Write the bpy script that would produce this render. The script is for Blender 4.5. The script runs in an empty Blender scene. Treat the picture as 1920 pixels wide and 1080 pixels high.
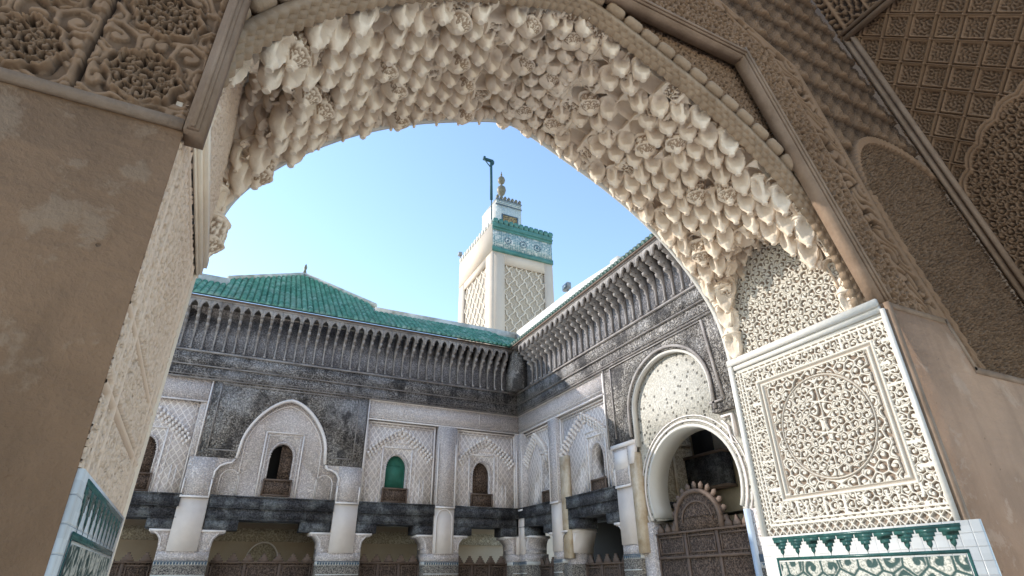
import bpy, bmesh, math, random
import numpy as np
from mathutils import Vector, Matrix
from mathutils.geometry import tessellate_polygon
R_ = math.radians
SC = bpy.context.scene
COL = SC.collection
rnd = random.Random(7)

# ------------------------------------------------------------------ camera
cam = bpy.data.cameras.new('camera'); camo = bpy.data.objects.new('camera', cam); COL.objects.link(camo)
yaw, pitch, roll = R_(26.4137), R_(27.8743), R_(-0.6408)
fw = Vector((math.sin(yaw)*math.cos(pitch), math.cos(yaw)*math.cos(pitch), math.sin(pitch)))
rt = Vector((math.cos(yaw), -math.sin(yaw), 0)); up = rt.cross(fw)
r2 = rt*math.cos(roll)+up*math.sin(roll); u2 = -rt*math.sin(roll)+up*math.cos(roll)
M = Matrix((r2, u2, -fw)).transposed().to_4x4()
camo.matrix_world = M
cam.sensor_width = 36; cam.lens = 36*1036.54/1920
cam.clip_start = 0.05; cam.clip_end = 2000
SC.camera = camo

# ------------------------------------------------------------------ sun and sky
SUN_T = Vector((1.2, -1.0, -0.80)).normalized()          # direction the light travels
elev = math.asin(-SUN_T.z); az = math.atan2(-SUN_T.x, -SUN_T.y)   # clockwise from +Y
w = bpy.data.worlds.new('World'); SC.world = w; w.use_nodes = True
nt = w.node_tree
sky = nt.nodes.new('ShaderNodeTexSky'); sky.sky_type = 'NISHITA'; sky.sun_disc = False
sky.sun_elevation = elev; sky.sun_rotation = az
sky.air_density = 1.0; sky.dust_density = 0.1; sky.ozone_density = 1.0; sky.altitude = 0
bg = nt.nodes['Background']; bg.inputs['Strength'].default_value = 0.15
nt.links.new(sky.outputs[0], bg.inputs['Color'])
sl = bpy.data.lights.new('sun', 'SUN'); sl.energy = 2.0; sl.angle = R_(0.5); sl.color = (1, .955, .88)
so = bpy.data.objects.new('sun', sl); COL.objects.link(so); so.rotation_euler = SUN_T.to_track_quat('-Z', 'Y').to_euler()
SC.view_settings.view_transform = 'Standard'; SC.view_settings.look = 'None'
SC.view_settings.exposure = 1.5; SC.view_settings.gamma = 1
SC.cycles.max_bounces = 8; SC.cycles.diffuse_bounces = 6

# ------------------------------------------------------------------ materials
def newmat(name):
    m = bpy.data.materials.new(name); m.use_nodes = True
    t = m.node_tree; b = t.nodes['Principled BSDF']; b.inputs['Specular IOR Level'].default_value = .25
    return m, t, b
def N(t, kind, **kw):
    n = t.nodes.new(kind)
    for k, v in kw.items():
        if k in n.inputs: n.inputs[k].default_value = v
        else: setattr(n, k, v)
    return n
def ramp(t, src, stops):
    r = t.nodes.new('ShaderNodeValToRGB'); t.links.new(src, r.inputs[0])
    e = r.color_ramp.elements
    while len(e) < len(stops): e.new(.5)
    for k, (p, c) in enumerate(stops):
        e[k].position = p; e[k].color = (c, c, c, 1) if not hasattr(c, '__len__') else (*c, 1)
    return r.outputs[0]
def mixc(t, fac, a, b, mode='MIX'):
    n = t.nodes.new('ShaderNodeMix'); n.data_type = 'RGBA'; n.blend_type = mode
    for s, v in ((n.inputs[0], fac), (n.inputs[6], a), (n.inputs[7], b)):
        if isinstance(v, bpy.types.NodeSocket): t.links.new(v, s)
        elif hasattr(v, '__len__'): s.default_value = (*v, 1)
        else: s.default_value = v
    return n.outputs[2]
def mathn(t, op, a, b=0.0, clamp=False):
    n = t.nodes.new('ShaderNodeMath'); n.operation = op; n.use_clamp = clamp
    for s, v in ((n.inputs[0], a), (n.inputs[1], b)):
        if isinstance(v, bpy.types.NodeSocket): t.links.new(v, s)
        else: s.default_value = v
    return n.outputs[0]
def bump(t, b, h, dist, strength=1.0, prev=None):
    n = t.nodes.new('ShaderNodeBump'); n.inputs['Distance'].default_value = dist; n.inputs['Strength'].default_value = strength
    t.links.new(h, n.inputs['Height'])
    if prev: t.links.new(prev, n.inputs['Normal'])
    t.links.new(n.outputs[0], b.inputs['Normal']); return n.outputs[0]
def stain_col(t, col, amount=.25, scale=1.2, tint=(.55, .5, .45)):
    tc = N(t, 'ShaderNodeTexCoord')
    a = N(t, 'ShaderNodeTexNoise', Scale=scale, Detail=8.0, Roughness=.65); t.links.new(tc.outputs['Object'], a.inputs['Vector'])
    f = ramp(t, a.outputs[0], [(.38, 0.), (.68, 1.)])
    return mixc(t, mathn(t, 'MULTIPLY', f, amount), col, tint, 'MULTIPLY')

def plain(name, col, rough=.85, noise=.12, scale=3., bumpd=.004, bscale=30., tint=(.5, .45, .4)):
    m, t, b = newmat(name); b.inputs['Roughness'].default_value = rough
    c = stain_col(t, col, noise*2.2, scale, tint)
    t.links.new(c, b.inputs['Base Color'])
    tc = N(t, 'ShaderNodeTexCoord')
    n = N(t, 'ShaderNodeTexNoise', Scale=bscale, Detail=6.0, Roughness=.65); t.links.new(tc.outputs['Object'], n.inputs['Vector'])
    bump(t, b, n.outputs[0], bumpd)
    return m

def carved(name, hi, lo, scale=14., dist=.02, style='arabesque', stain=.3, stint=(.5, .47, .45), sscale=1.1, patch=None, contrast=(.04, .16)):
    """far carved surface: the relief is a node height field, the sunk ground takes a darker colour"""
    m, t, b = newmat(name); b.inputs['Roughness'].default_value = .88
    tc = N(t, 'ShaderNodeTexCoord'); o = tc.outputs['Object']
    n1 = N(t, 'ShaderNodeTexNoise', Scale=scale*.55, Detail=2.0); t.links.new(o, n1.inputs['Vector'])
    add = N(t, 'ShaderNodeVectorMath', operation='MULTIPLY_ADD'); t.links.new(n1.outputs['Color'], add.inputs[0])
    add.inputs[1].default_value = (1.6/scale,)*3; t.links.new(o, add.inputs[2])
    vo = N(t, 'ShaderNodeTexVoronoi', feature='DISTANCE_TO_EDGE', Scale=scale); t.links.new(add.outputs[0], vo.inputs['Vector'])
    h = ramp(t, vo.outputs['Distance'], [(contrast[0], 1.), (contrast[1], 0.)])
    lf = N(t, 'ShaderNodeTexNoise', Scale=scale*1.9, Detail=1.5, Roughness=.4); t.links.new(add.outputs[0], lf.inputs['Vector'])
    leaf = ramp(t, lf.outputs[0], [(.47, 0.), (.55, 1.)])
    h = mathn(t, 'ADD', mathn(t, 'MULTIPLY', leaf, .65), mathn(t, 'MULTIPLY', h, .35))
    if style == 'lattice':                    # crossed diagonal ribs over the fine ground
        sx = N(t, 'ShaderNodeSeparateXYZ'); t.links.new(o, sx.inputs[0])
        u = mathn(t, 'ADD', sx.outputs[0], sx.outputs[1])
        def band(sign):
            v = mathn(t, 'ADD', mathn(t, 'MULTIPLY', u, 7.2*sign), mathn(t, 'MULTIPLY', sx.outputs[2], 5.2))
            fr = mathn(t, 'ABSOLUTE', mathn(t, 'SUBTRACT', mathn(t, 'FRACT', v), .5))
            return ramp(t, fr, [(.07, 1.), (.15, 0.)])
        g = mathn(t, 'MAXIMUM', band(1), band(-1))
        h = mathn(t, 'MAXIMUM', mathn(t, 'MULTIPLY', h, .6), g)
    if style == 'dots':
        v2 = N(t, 'ShaderNodeTexVoronoi', feature='F1', Scale=9.0, Randomness=.8); t.links.new(o, v2.inputs['Vector'])
        d2 = ramp(t, v2.outputs['Distance'], [(.20, 0.), (.30, 1.)])
        h = mathn(t, 'MULTIPLY', mathn(t, 'ADD', mathn(t, 'MULTIPLY', h, .45), .55), d2)
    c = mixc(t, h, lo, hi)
    c = stain_col(t, c, stain, sscale, stint)
    if patch:                                 # large weathered patches of another tone
        a = N(t, 'ShaderNodeTexNoise', Scale=patch[1], Detail=7.0, Roughness=.6); t.links.new(o, a.inputs['Vector'])
        f = ramp(t, a.outputs[0], [(patch[2], 0.), (patch[3], 1.)])
        c = mixc(t, f, c, mixc(t, h, tuple(x*.55 for x in patch[0]), patch[0]))
    if name == 'weathered_cedar':             # soot and rot patches with ragged edges
        mp = N(t, 'ShaderNodeMapping'); mp.inputs['Scale'].default_value = (1.5, 1.5, .9); t.links.new(o, mp.inputs[0])
        a = N(t, 'ShaderNodeTexNoise', Scale=1.25, Detail=9.0, Roughness=.68); t.links.new(mp.outputs[0], a.inputs['Vector'])
        c = mixc(t, mathn(t, 'MULTIPLY', ramp(t, a.outputs[0], [(.51, 0.), (.60, 1.)]), .78), c, (.035, .032, .033))
    t.links.new(c, b.inputs['Base Color'])
    bump(t, b, h, dist)
    return m

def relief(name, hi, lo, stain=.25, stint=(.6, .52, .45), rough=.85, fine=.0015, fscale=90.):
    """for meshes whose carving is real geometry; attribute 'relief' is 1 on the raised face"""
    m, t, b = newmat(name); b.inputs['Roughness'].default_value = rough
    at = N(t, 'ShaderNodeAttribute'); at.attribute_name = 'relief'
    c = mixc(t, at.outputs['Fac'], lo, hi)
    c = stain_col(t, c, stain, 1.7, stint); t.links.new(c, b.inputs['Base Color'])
    tc = N(t, 'ShaderNodeTexCoord')
    n = N(t, 'ShaderNodeTexNoise', Scale=fscale, Detail=4.0); t.links.new(tc.outputs['Object'], n.inputs['Vector'])
    bump(t, b, n.outputs[0], fine)
    return m

MT = {}
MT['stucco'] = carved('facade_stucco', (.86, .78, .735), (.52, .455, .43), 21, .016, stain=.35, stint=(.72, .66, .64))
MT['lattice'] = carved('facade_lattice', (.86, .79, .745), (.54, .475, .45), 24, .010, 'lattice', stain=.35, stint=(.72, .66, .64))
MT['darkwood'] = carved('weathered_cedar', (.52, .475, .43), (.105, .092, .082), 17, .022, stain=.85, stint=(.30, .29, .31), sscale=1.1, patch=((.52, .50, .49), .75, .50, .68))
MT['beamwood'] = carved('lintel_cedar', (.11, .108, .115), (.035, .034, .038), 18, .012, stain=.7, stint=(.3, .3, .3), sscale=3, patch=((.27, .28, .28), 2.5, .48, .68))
MT['bracket'] = plain('bracket_cedar', (.36, .325, .30), .85, .4, 2.5, .01, 40, (.40, .38, .38))
MT['bracketpanel'] = carved('bracket_panel', (.42, .40, .40), (.16, .15, .155), 20, .015, stain=.6, stint=(.42, .4, .42))
MT['brownwood'] = carved('brown_cedar', (.21, .145, .105), (.06, .04, .03), 18, .015, stain=.4, stint=(.5, .45, .45), sscale=4)
MT['brownplain'] = plain('brown_cedar_plain', (.155, .108, .082), .7, .25, 6, .004, 60)
MT['plaster'] = plain('pale_plaster', (.80, .74, .70), .9, .16, 1.4, .004, 25, (.62, .55, .5))
MT['bayplaster'] = plain('pier_plaster', (.72, .64, .58), .9, .18, 1.2, .004, 25, (.6, .55, .5))
MT['ochre'] = plain('worn_marble', (.60, .50, .37), .6, .35, 3.5, .006, 14, (.55, .42, .28))
MT['white'] = plain('white_plaster', (.56, .53, .48), .85, .1, 1.2, .006, 10, (.7, .66, .6))
MT['parapet'] = plain('stained_parapet', (.55, .53, .47), .9, .45, 2.2, .01, 12, (.38, .38, .34))
MT['dotstucco'] = carved('dotted_stucco', (.52, .485, .42), (.14, .13, .11), 16, .012, 'dots', stain=.12)
MT['roomstucco'] = carved('room_stucco', (.62, .52, .38), (.34, .27, .19), 15, .02, stain=.4)
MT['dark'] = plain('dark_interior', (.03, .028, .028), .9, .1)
MT['greenpaint'] = plain('green_paint', (.035, .16, .115), .6, .25, 5, .002, 40)
MT['mosaic'] = carved('brown_mosaic', (.42, .36, .28), (.06, .05, .045), 26, .002, stain=.2)
MT['tile_white'] = plain('white_glaze', (.60, .585, .55), .3, .08, 4, .001, 30)
def jointed(name, col, pitch, rough=.3):
    m, t, b = newmat(name); b.inputs['Roughness'].default_value = rough; b.inputs['Specular IOR Level'].default_value = .5
    tc = N(t, 'ShaderNodeTexCoord'); o = tc.outputs['Object']; sx = N(t, 'ShaderNodeSeparateXYZ'); t.links.new(o, sx.inputs[0])
    u = mathn(t, 'ADD', sx.outputs[0], sx.outputs[1]); ds = []
    for k, src in enumerate((u, sx.outputs[2])):
        fr = mathn(t, 'ABSOLUTE', mathn(t, 'SUBTRACT', mathn(t, 'FRACT', mathn(t, 'MULTIPLY', src, 1/pitch)), .5)); ds.append(ramp(t, fr, [(.455, 0.), (.48, 1.)]))
    j = mathn(t, 'MAXIMUM', ds[0], ds[1])
    cell = N(t, 'ShaderNodeTexVoronoi', feature='F1', Scale=1/pitch, Randomness=0.); t.links.new(o, cell.inputs['Vector'])
    c = mixc(t, ramp(t, cell.outputs['Color'], [(.2, 0.), (.9, .35)]), col, tuple(x*.62 for x in col))
    c = mixc(t, mathn(t, 'MULTIPLY', j, .28), stain_col(t, c, .25, 3., (.7, .66, .58)), (.22, .19, .15))
    t.links.new(c, b.inputs['Base Color']); bump(t, b, j, -.0015); return m
MT['tile_white'] = jointed('white_glaze', (.60, .58, .54), .085)
MT['tile_dark'] = plain('dark_green_glaze', (.018, .055, .048), .25, .3, 18, .001, 60, (2.2, 2.2, 2.2))
MT['tile_blue'] = plain('blue_grey_glaze', (.09, .13, .17), .3, .2, 10, .001, 60)
MT['muq'] = plain('cream_stucco', (.74, .62, .49), .85, .16, 2.0, .004, 55, (.66, .55, .45))
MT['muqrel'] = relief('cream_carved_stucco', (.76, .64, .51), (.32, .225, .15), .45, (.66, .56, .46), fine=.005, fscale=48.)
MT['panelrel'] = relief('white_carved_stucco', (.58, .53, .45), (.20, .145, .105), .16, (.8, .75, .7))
MT['leftrel'] = relief('rosy_carved_stucco', (.66, .51, .39), (.26, .18, .13), .2)
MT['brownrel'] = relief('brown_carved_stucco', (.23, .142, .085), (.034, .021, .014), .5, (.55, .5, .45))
MT['brownmould'] = plain('brown_moulding', (.25, .17, .115), .75, .3, 4, .006, 30)
MT['tanbead'] = plain('tan_bead', (.31, .22, .145), .8, .25, 4, .008, 30)
MT['brownwall'] = plain('brown_plaster', (.25, .15, .09), .9, .22, 1.1, .012, 4.5, (.62, .56, .5))
MT['brownwall2'] = plain('tan_plaster', (.38, .25, .17), .9, .15, 1.1, .008, 4.5, (.7, .64, .58))
MT['zellij'] = relief('green_script_tile', (.50, .47, .40), (.018, .05, .045), .1, rough=.4)
def plasterwall(name, col, patch):
    m, t, b = newmat(name); b.inputs['Roughness'].default_value = .92
    tc = N(t, 'ShaderNodeTexCoord'); o = tc.outputs['Object']
    a = N(t, 'ShaderNodeTexNoise', Scale=.9, Detail=9.0, Roughness=.62); t.links.new(o, a.inputs['Vector'])
    a2 = N(t, 'ShaderNodeTexNoise', Scale=2.3, Detail=9.0, Roughness=.7, Distortion=.15); t.links.new(o, a2.inputs['Vector'])
    mp = N(t, 'ShaderNodeMapping'); mp.inputs['Scale'].default_value = (7, 7, .8); t.links.new(o, mp.inputs[0])
    st = N(t, 'ShaderNodeTexNoise', Scale=1.0, Detail=5.0, Roughness=.6); t.links.new(mp.outputs[0], st.inputs['Vector'])
    c = mixc(t, ramp(t, a.outputs[0], [(.36, 0.), (.66, 1.)]), tuple(x*.72 for x in col), tuple(x*1.12 for x in col))
    c = mixc(t, ramp(t, a2.outputs[0], [(.56, 0.), (.60, .55), (.75, .8)]), c, patch)
    c = mixc(t, mathn(t, 'MULTIPLY', ramp(t, st.outputs[0], [(.52, 0.), (.72, 1.)]), .35), c, tuple(x*.55 for x in col))
    sp = N(t, 'ShaderNodeTexVoronoi', feature='F1', Scale=6.0); t.links.new(o, sp.inputs['Vector'])
    pit = ramp(t, sp.outputs['Distance'], [(.035, 1.), (.06, 0.)]); c = mixc(t, mathn(t, 'MULTIPLY', pit, .6), c, tuple(x*.35 for x in col))
    t.links.new(c, b.inputs['Base Color'])
    h = mathn(t, 'ADD', mathn(t, 'MULTIPLY', a2.outputs[0], 1.0), mathn(t, 'MULTIPLY', pit, -.12))
    n2 = N(t, 'ShaderNodeTexNoise', Scale=38.0, Detail=5.0); t.links.new(o, n2.inputs['Vector'])
    h = mathn(t, 'ADD', h, mathn(t, 'MULTIPLY', n2.outputs[0], .10))
    mp2 = N(t, 'ShaderNodeMapping'); mp2.inputs['Scale'].default_value = (1.2, 1.2, 5.); mp2.inputs['Rotation'].default_value = (0, .6, 0); t.links.new(o, mp2.inputs[0])
    tr = N(t, 'ShaderNodeTexNoise', Scale=2.0, Detail=4.0, Distortion=.1); t.links.new(mp2.outputs[0], tr.inputs['Vector'])
    h = mathn(t, 'ADD', h, mathn(t, 'MULTIPLY', tr.outputs[0], .35))
    bump(t, b, h, .03); return m
MT['brownwall'] = plasterwall('brown_plaster', (.245, .14, .078), (.31, .205, .13))
MT['brownwall2'] = plasterwall('tan_plaster', (.40, .245, .155), (.44, .30, .21))
MT['minaret'] = plain('minaret_plaster', (.52, .44, .36), .9, .14, .35, .01, 3, (.75, .62, .5))
MT['minrel'] = relief('minaret_lattice', (.56, .49, .41), (.27, .235, .19), .15)
MT['green'] = plain('teal_glaze', (.07, .195, .175), .4, .3, 2, .002, 10)
MT['bronze'] = plain('patinated_bronze', (.16, .15, .11), .5, .3, 6, .002, 20)
MT['mast'] = plain('blue_green_paint', (.02, .07, .085), .6, .2, 4, .002, 20)
MT['metal'] = plain('grey_metal', (.25, .26, .27), .4, .1)
MT['floor'] = plain('marble_paving', (.80, .76, .70), .5, .15, .8, .003, 6)
def zelmat():
    m, t, b = newmat('minaret_tiles'); b.inputs['Roughness'].default_value = .35
    tc = N(t, 'ShaderNodeTexCoord'); o = tc.outputs['Object']
    v = N(t, 'ShaderNodeTexVoronoi', feature='F1', Scale=9.0, Randomness=.1, distance='CHEBYCHEV'); t.links.new(o, v.inputs['Vector'])
    c = ramp(t, v.outputs['Distance'], [(.0, (.62, .64, .62)), (.3, (.5, .54, .54)), (.33, (.10, .22, .24)), (.42, (.12, .2, .22)), (.46, (.62, .62, .58))])
    t.links.new(c, b.inputs['Base Color']); return m
MT['zel'] = zelmat()
def roofmat():
    m, t, b = newmat('green_glazed_tile'); b.inputs['Roughness'].default_value = .33
    b.inputs['Specular IOR Level'].default_value = .5
    tc = N(t, 'ShaderNodeTexCoord'); o = tc.outputs['Object']
    a = N(t, 'ShaderNodeTexVoronoi', feature='F1', Scale=7.0); t.links.new(o, a.inputs['Vector'])
    c = ramp(t, a.outputs['Color'], [(.1, (.03, .135, .09)), (.5, (.06, .21, .145)), (.8, (.115, .28, .21)), (1., (.24, .38, .32))])
    n = N(t, 'ShaderNodeTexNoise', Scale=2.2, Detail=8.0, Roughness=.7); t.links.new(o, n.inputs['Vector'])
    c = mixc(t, ramp(t, n.outputs[0], [(.5, 0.), (.78, .8)]), c, (.30, .36, .31))
    t.links.new(c, b.inputs['Base Color']); return m
MT['roof'] = roofmat()

# ------------------------------------------------------------------ mesh helpers
class MB:
    def __init__(s): s.v = []; s.f = []; s.n = 0; s.rel = []
    def add(s, v, f, rel=None):
        v = np.asarray(v, dtype=float).reshape(-1, 3)
        s.v.append(v); s.f.append((np.asarray(f, dtype=int)+s.n) if not isinstance(f, list) else [[i+s.n for i in q] for q in f])
        s.rel.append(np.ones(len(v)) if rel is None else np.asarray(rel, dtype=float).ravel())
        s.n += len(v); return s
    def box(s, x0, x1, y0, y1, z0, z1):
        v = [(x, y, z) for x in (x0, x1) for y in (y0, y1) for z in (z0, z1)]
        return s.add(v, [[0, 1, 3, 2], [4, 6, 7, 5], [0, 4, 5, 1], [2, 3, 7, 6], [0, 2, 6, 4], [1, 5, 7, 3]])
    def build(s, name, mat, parent=None, smooth=False, recalc=True):
        v = np.concatenate(s.v); faces = []
        for f in s.f: faces.extend(f if isinstance(f, list) else f.tolist())
        me = bpy.data.meshes.new(name)
        lt = np.fromiter((len(f) for f in faces), dtype=np.int32, count=len(faces))
        li = np.fromiter((i for f in faces for i in f), dtype=np.int32, count=int(lt.sum()))
        me.vertices.add(len(v)); me.vertices.foreach_set('co', v.astype(np.float32).ravel())
        me.loops.add(len(li)); me.loops.foreach_set('vertex_index', li)
        me.polygons.add(len(lt)); me.polygons.foreach_set('loop_start', np.concatenate(([0], np.cumsum(lt)[:-1])).astype(np.int32))
        me.polygons.foreach_set('loop_total', lt)
        me.update(calc_edges=True); me.validate()
        if recalc:
            bm = bmesh.new(); bm.from_mesh(me); bmesh.ops.recalc_face_normals(bm, faces=bm.faces); bm.to_mesh(me); bm.free()
        if smooth:
            me.polygons.foreach_set('use_smooth', np.ones(len(me.polygons), dtype=bool))
            if smooth == 'crisp': me.set_sharp_from_angle(angle=R_(34))
        rel = np.concatenate(s.rel)
        if len(me.vertices) == len(rel):
            a = me.attributes.new('relief', 'FLOAT', 'POINT'); a.data.foreach_set('value', rel.astype(np.float32))
        me.materials.append(MT[mat] if isinstance(mat, str) else mat)
        o = bpy.data.objects.new(name, me); COL.objects.link(o)
        if parent: o.parent = parent
        return o
def thing(name, label, cat, group=None, loc=(0, 0, 0)):
    o = bpy.data.objects.new(name, None); COL.objects.link(o); o['label'] = label; o['category'] = cat
    if group: o['group'] = group
    return o
def tag(o, label, cat, group=None):
    o['label'] = label; o['category'] = cat
    if group: o['group'] = group
    return o
def struct(o): o['kind'] = 'structure'; return o

# a facade frame maps (u along, d out of the wall, z) to the world
class FrameY:
    def __init__(s, y, dirn=-1): s.y = y; s.g = dirn
    def p(s, u, d, z): return (u, s.y+s.g*d, z)
class FrameX:
    def __init__(s, x, dirn=-1): s.x = x; s.g = dirn
    def p(s, u, d, z): return (s.x+s.g*d, u, z)
FB = FrameY(14.0); FR = FrameX(7.112)

def fbox(mb, F, u0, u1, d0, d1, z0, z1):
    v = [F.p(u, d, z) for u in (u0, u1) for d in (d0, d1) for z in (z0, z1)]
    return mb.add(v, [[0, 1, 3, 2], [4, 6, 7, 5], [0, 4, 5, 1], [2, 3, 7, 6], [0, 2, 6, 4], [1, 5, 7, 3]])
def prism(mb, F, outer, d0, d1, holes=()):
    loops = [list(outer)]+[list(h) for h in holes]
    tess = tessellate_polygon([[Vector((a, b, 0)) for a, b in lp] for lp in loops])
    flat = [q for lp in loops for q in lp]; n = len(flat)
    v = [F.p(a, d0, b) for a, b in flat]+[F.p(a, d1, b) for a, b in flat]
    f = [list(t) for t in tess]+[[i+n for i in t][::-1] for t in tess]
    s = 0
    for lp in loops:
        k = len(lp)
        for i in range(k):
            j = (i+1) % k; f.append([s+i, s+j, s+j+n, s+i+n])
        s += k
    return mb.add(v, f)
def rect(u0, u1, z0, z1): return [(u0, z0), (u1, z0), (u1, z1), (u0, z1)]
def arch(uc, hw, z0, zs, zt, n=20, kind='round', scal=0, sa=.012):
    """closed opening outline: straight sides z0..zs, then an arch to zt"""
    pts = []
    for i in range(n+1):
        a = math.pi*i/n
        if kind == 'horse': a = -0.42+(math.pi+.84)*i/n
        x, z = math.cos(a), math.sin(a)
        if kind == 'pointed': z = (1-abs(x)**1.75)**.62 if abs(x) < 1 else 0; z = z*.93+.07*(1-abs(x))
        s = 1+(sa/hw*abs(math.sin(a*scal)) if scal else 0)
        pts.append((uc+hw*x*s, zs+(zt-zs)*z*s))
    return [(pts[-1][0], z0)] + [(pts[0][0], z0)] + pts if kind != 'horse' else [(pts[-1][0], z0), (pts[0][0], z0)]+pts
def curvepts(uc, hw, zs, zt, n=24, kind='pointed'):
    q = arch(uc, hw, 0, zs, zt, n, kind); return q[2:]
def band(mb, F, pts, wd, d0, d1):
    """a flat moulding of width wd following an open line of (u, z) points"""
    P = np.array(pts, float); T = np.gradient(P, axis=0); T /= np.linalg.norm(T, axis=1)[:, None]+1e-9
    Nn = np.stack([-T[:, 1], T[:, 0]], 1)
    a, b = P-Nn*wd/2, P+Nn*wd/2
    v = []
    for i in range(len(P)):
        v += [F.p(a[i][0], d0, a[i][1]), F.p(a[i][0], d1, a[i][1]), F.p(b[i][0], d1, b[i][1]), F.p(b[i][0], d0, b[i][1])]
    f = []
    for i in range(len(P)-1):
        for k in range(4): f.append([i*4+k, i*4+(k+1) % 4, i*4+4+(k+1) % 4, i*4+4+k])
    f += [[0, 1, 2, 3], [len(v)-1, len(v)-2, len(v)-3, len(v)-4]]
    return mb.add(v, f)
def frame_lines(mb, F, u0, u1, z0, z1, wd, d0, d1, bottom=True):
    fbox(mb, F, u0, u1, d0, d1, z1-wd, z1)
    fbox(mb, F, u0, u0+wd, d0, d1, z0, z1-wd); fbox(mb, F, u1-wd, u1, d0, d1, z0, z1-wd)
    if bottom: fbox(mb, F, u0+wd, u1-wd, d0, d1, z0, z0+wd)
def lathe(mb, prof, c, n=16, sx=1., rotm=None):
    v = []
    for r, z in prof:
        for k in range(n):
            a = 2*math.pi*k/n; v.append((r*math.cos(a)*sx, r*math.sin(a), z))
    v = np.array(v)
    if rotm is not None: v = v@np.array(rotm).T
    v = v+np.array(c); f = []
    for i in range(len(prof)-1):
        for k in range(n): f.append([i*n+k, i*n+(k+1) % n, (i+1)*n+(k+1) % n, (i+1)*n+k])
    f += [list(range(n))[::-1], list(range((len(prof)-1)*n, len(prof)*n))]
    return mb.add(v, f)
def tube(mb, a, b, r, n=10):
    a, b = Vector(a), Vector(b); d = b-a; q = d.to_track_quat('Z', 'Y').to_matrix()
    return lathe(mb, [(r, 0), (r, d.length)], a, n, rotm=q)

# ---- carved ornament as height maps: a self-organising labyrinth, optionally mirrored and forced by drawn lines
def bandnoise(nu, nv, wl, seed, bw=.42, aniso=1.0):
    g = np.random.default_rng(seed); h = g.normal(size=(nv, nu))
    fy = np.fft.fftfreq(nv)[:, None]; fx = np.fft.rfftfreq(nu)[None, :]
    fr = np.sqrt((fx*aniso)**2+(fy/aniso)**2)*wl
    K = np.exp(-((fr-1)/bw)**2)
    h = np.fft.irfft2(np.fft.rfft2(h)*K, s=(nv, nu)); return h/h.std()
def labyrinth(nu, nv, wl, seed, iters=2, force=None, sym=False, aniso=1.0):
    """curling carved leaves: band-limited noise sharpened once or twice, with cut cross nicks"""
    h = bandnoise(nu, nv, wl, seed, .45, aniso)
    fy = np.fft.fftfreq(nv)[:, None]; fx = np.fft.rfftfreq(nu)[None, :]
    K = np.exp(-((np.sqrt((fx*aniso)**2+(fy/aniso)**2)*wl-1)/.5)**2)
    for _ in range(min(iters, 2)):
        if force is not None: h = h+force
        h = np.fft.irfft2(np.fft.rfft2(np.tanh(1.3*h))*K, s=(nv, nu)); h /= h.std()
    n = bandnoise(nu, nv, wl*.55, seed+500, .4)
    return np.tanh(1.4*(h+.45*n))
def net(nu, nv, wl, seed, w=.30):
    """pierced net of curling ribs that close on themselves"""
    h = bandnoise(nu, nv, wl, seed, .28); h2 = bandnoise(nu, nv, wl*1.1, seed+77, .28)
    return np.maximum(1-sstep(np.abs(h), w, w+.16), (1-sstep(np.abs(h2), w*.6, w*.6+.14)))
def scrolls(U, Z, cell, seed, w=.24, turns=1.25, sym=None, stem=.10):
    """arabesque: curling tendrils with leaf buds, one scroll in each irregular cell, alternate handedness, ribs joining cells"""
    g = np.random.default_rng(seed); u0, u1, z0, z1 = U.min(), U.max(), Z.min(), Z.max()
    cs = []
    for r, zz in enumerate(np.arange(z0-cell, z1+cell*1.5, cell*.87)):
        for uu in np.arange(u0-cell, u1+cell*1.5, cell): cs.append((uu+(cell/2 if r % 2 else 0)+g.uniform(-.2, .2)*cell, zz+g.uniform(-.2, .2)*cell, g.uniform(0, 6.28), 1 if g.random() < .5 else -1))
    if sym is not None: cs = [c for c in cs if c[0] < sym-cell*.38]; cs += [(2*sym-a, b, math.pi-t, -h) for a, b, t, h in cs]
    d1 = np.full(U.shape, 9.); d2 = np.full(U.shape, 9.); th = np.zeros(U.shape); hd = np.ones(U.shape)
    for a, b, t, h in cs:
        m = (np.abs(U[0]-a) < cell*1.7); n = (np.abs(Z[:, 0]-b) < cell*1.7)
        if not m.any() or not n.any(): continue
        sl = np.ix_(n, m); du_, dz_ = U[sl]-a, Z[sl]-b; d = np.hypot(du_, dz_)
        o1, o2 = d1[sl], d2[sl]; near = d < o1
        d2[sl] = np.where(near, o1, np.minimum(o2, d)); d1[sl] = np.where(near, d, o1)
        th[sl] = np.where(near, np.arctan2(dz_, du_)*h+t, th[sl])
    e = (d2-d1)/cell; rr = d1/(cell*.62)
    ph = (th/(2*np.pi)+turns*np.sqrt(np.clip(rr, 0, 2))*1.3) % 1
    arm = 1-sstep(np.abs(ph-.5), w*(.75+.35*np.cos(th*3)), w*(.75+.35*np.cos(th*3))+.09)
    bud = 1-sstep(rr, .20, .27)
    rib = 1-sstep(e, stem, stem+.07)
    return np.maximum(np.maximum(arm*sstep(e, stem+.05, stem+.12), bud), rib)
def sstep(x, a, b): t = np.clip((x-a)/(b-a), 0, 1); return t*t*(3-2*t)
def hfield(mb, fn, nu, nv, H, rel, keep=None):
    """grid mesh; fn(i, j, h) -> (x, y, z) arrays; winding fixed later by recalc"""
    jj, ii = np.mgrid[0:nv, 0:nu]
    x, y, z = fn(ii/(nu-1), jj/(nv-1), H)
    v = np.stack([x.ravel(), y.ravel(), z.ravel()], 1)
    idx = (jj*nu+ii)
    q = np.stack([idx[:-1, :-1], idx[:-1, 1:], idx[1:, 1:], idx[1:, :-1]], -1)
    if keep is not None: q = q[keep[:-1, :-1] & keep[1:, 1:] & keep[:-1, 1:] & keep[1:, :-1]]
    mb.add(v, q.reshape(-1, 4), rel)

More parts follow.
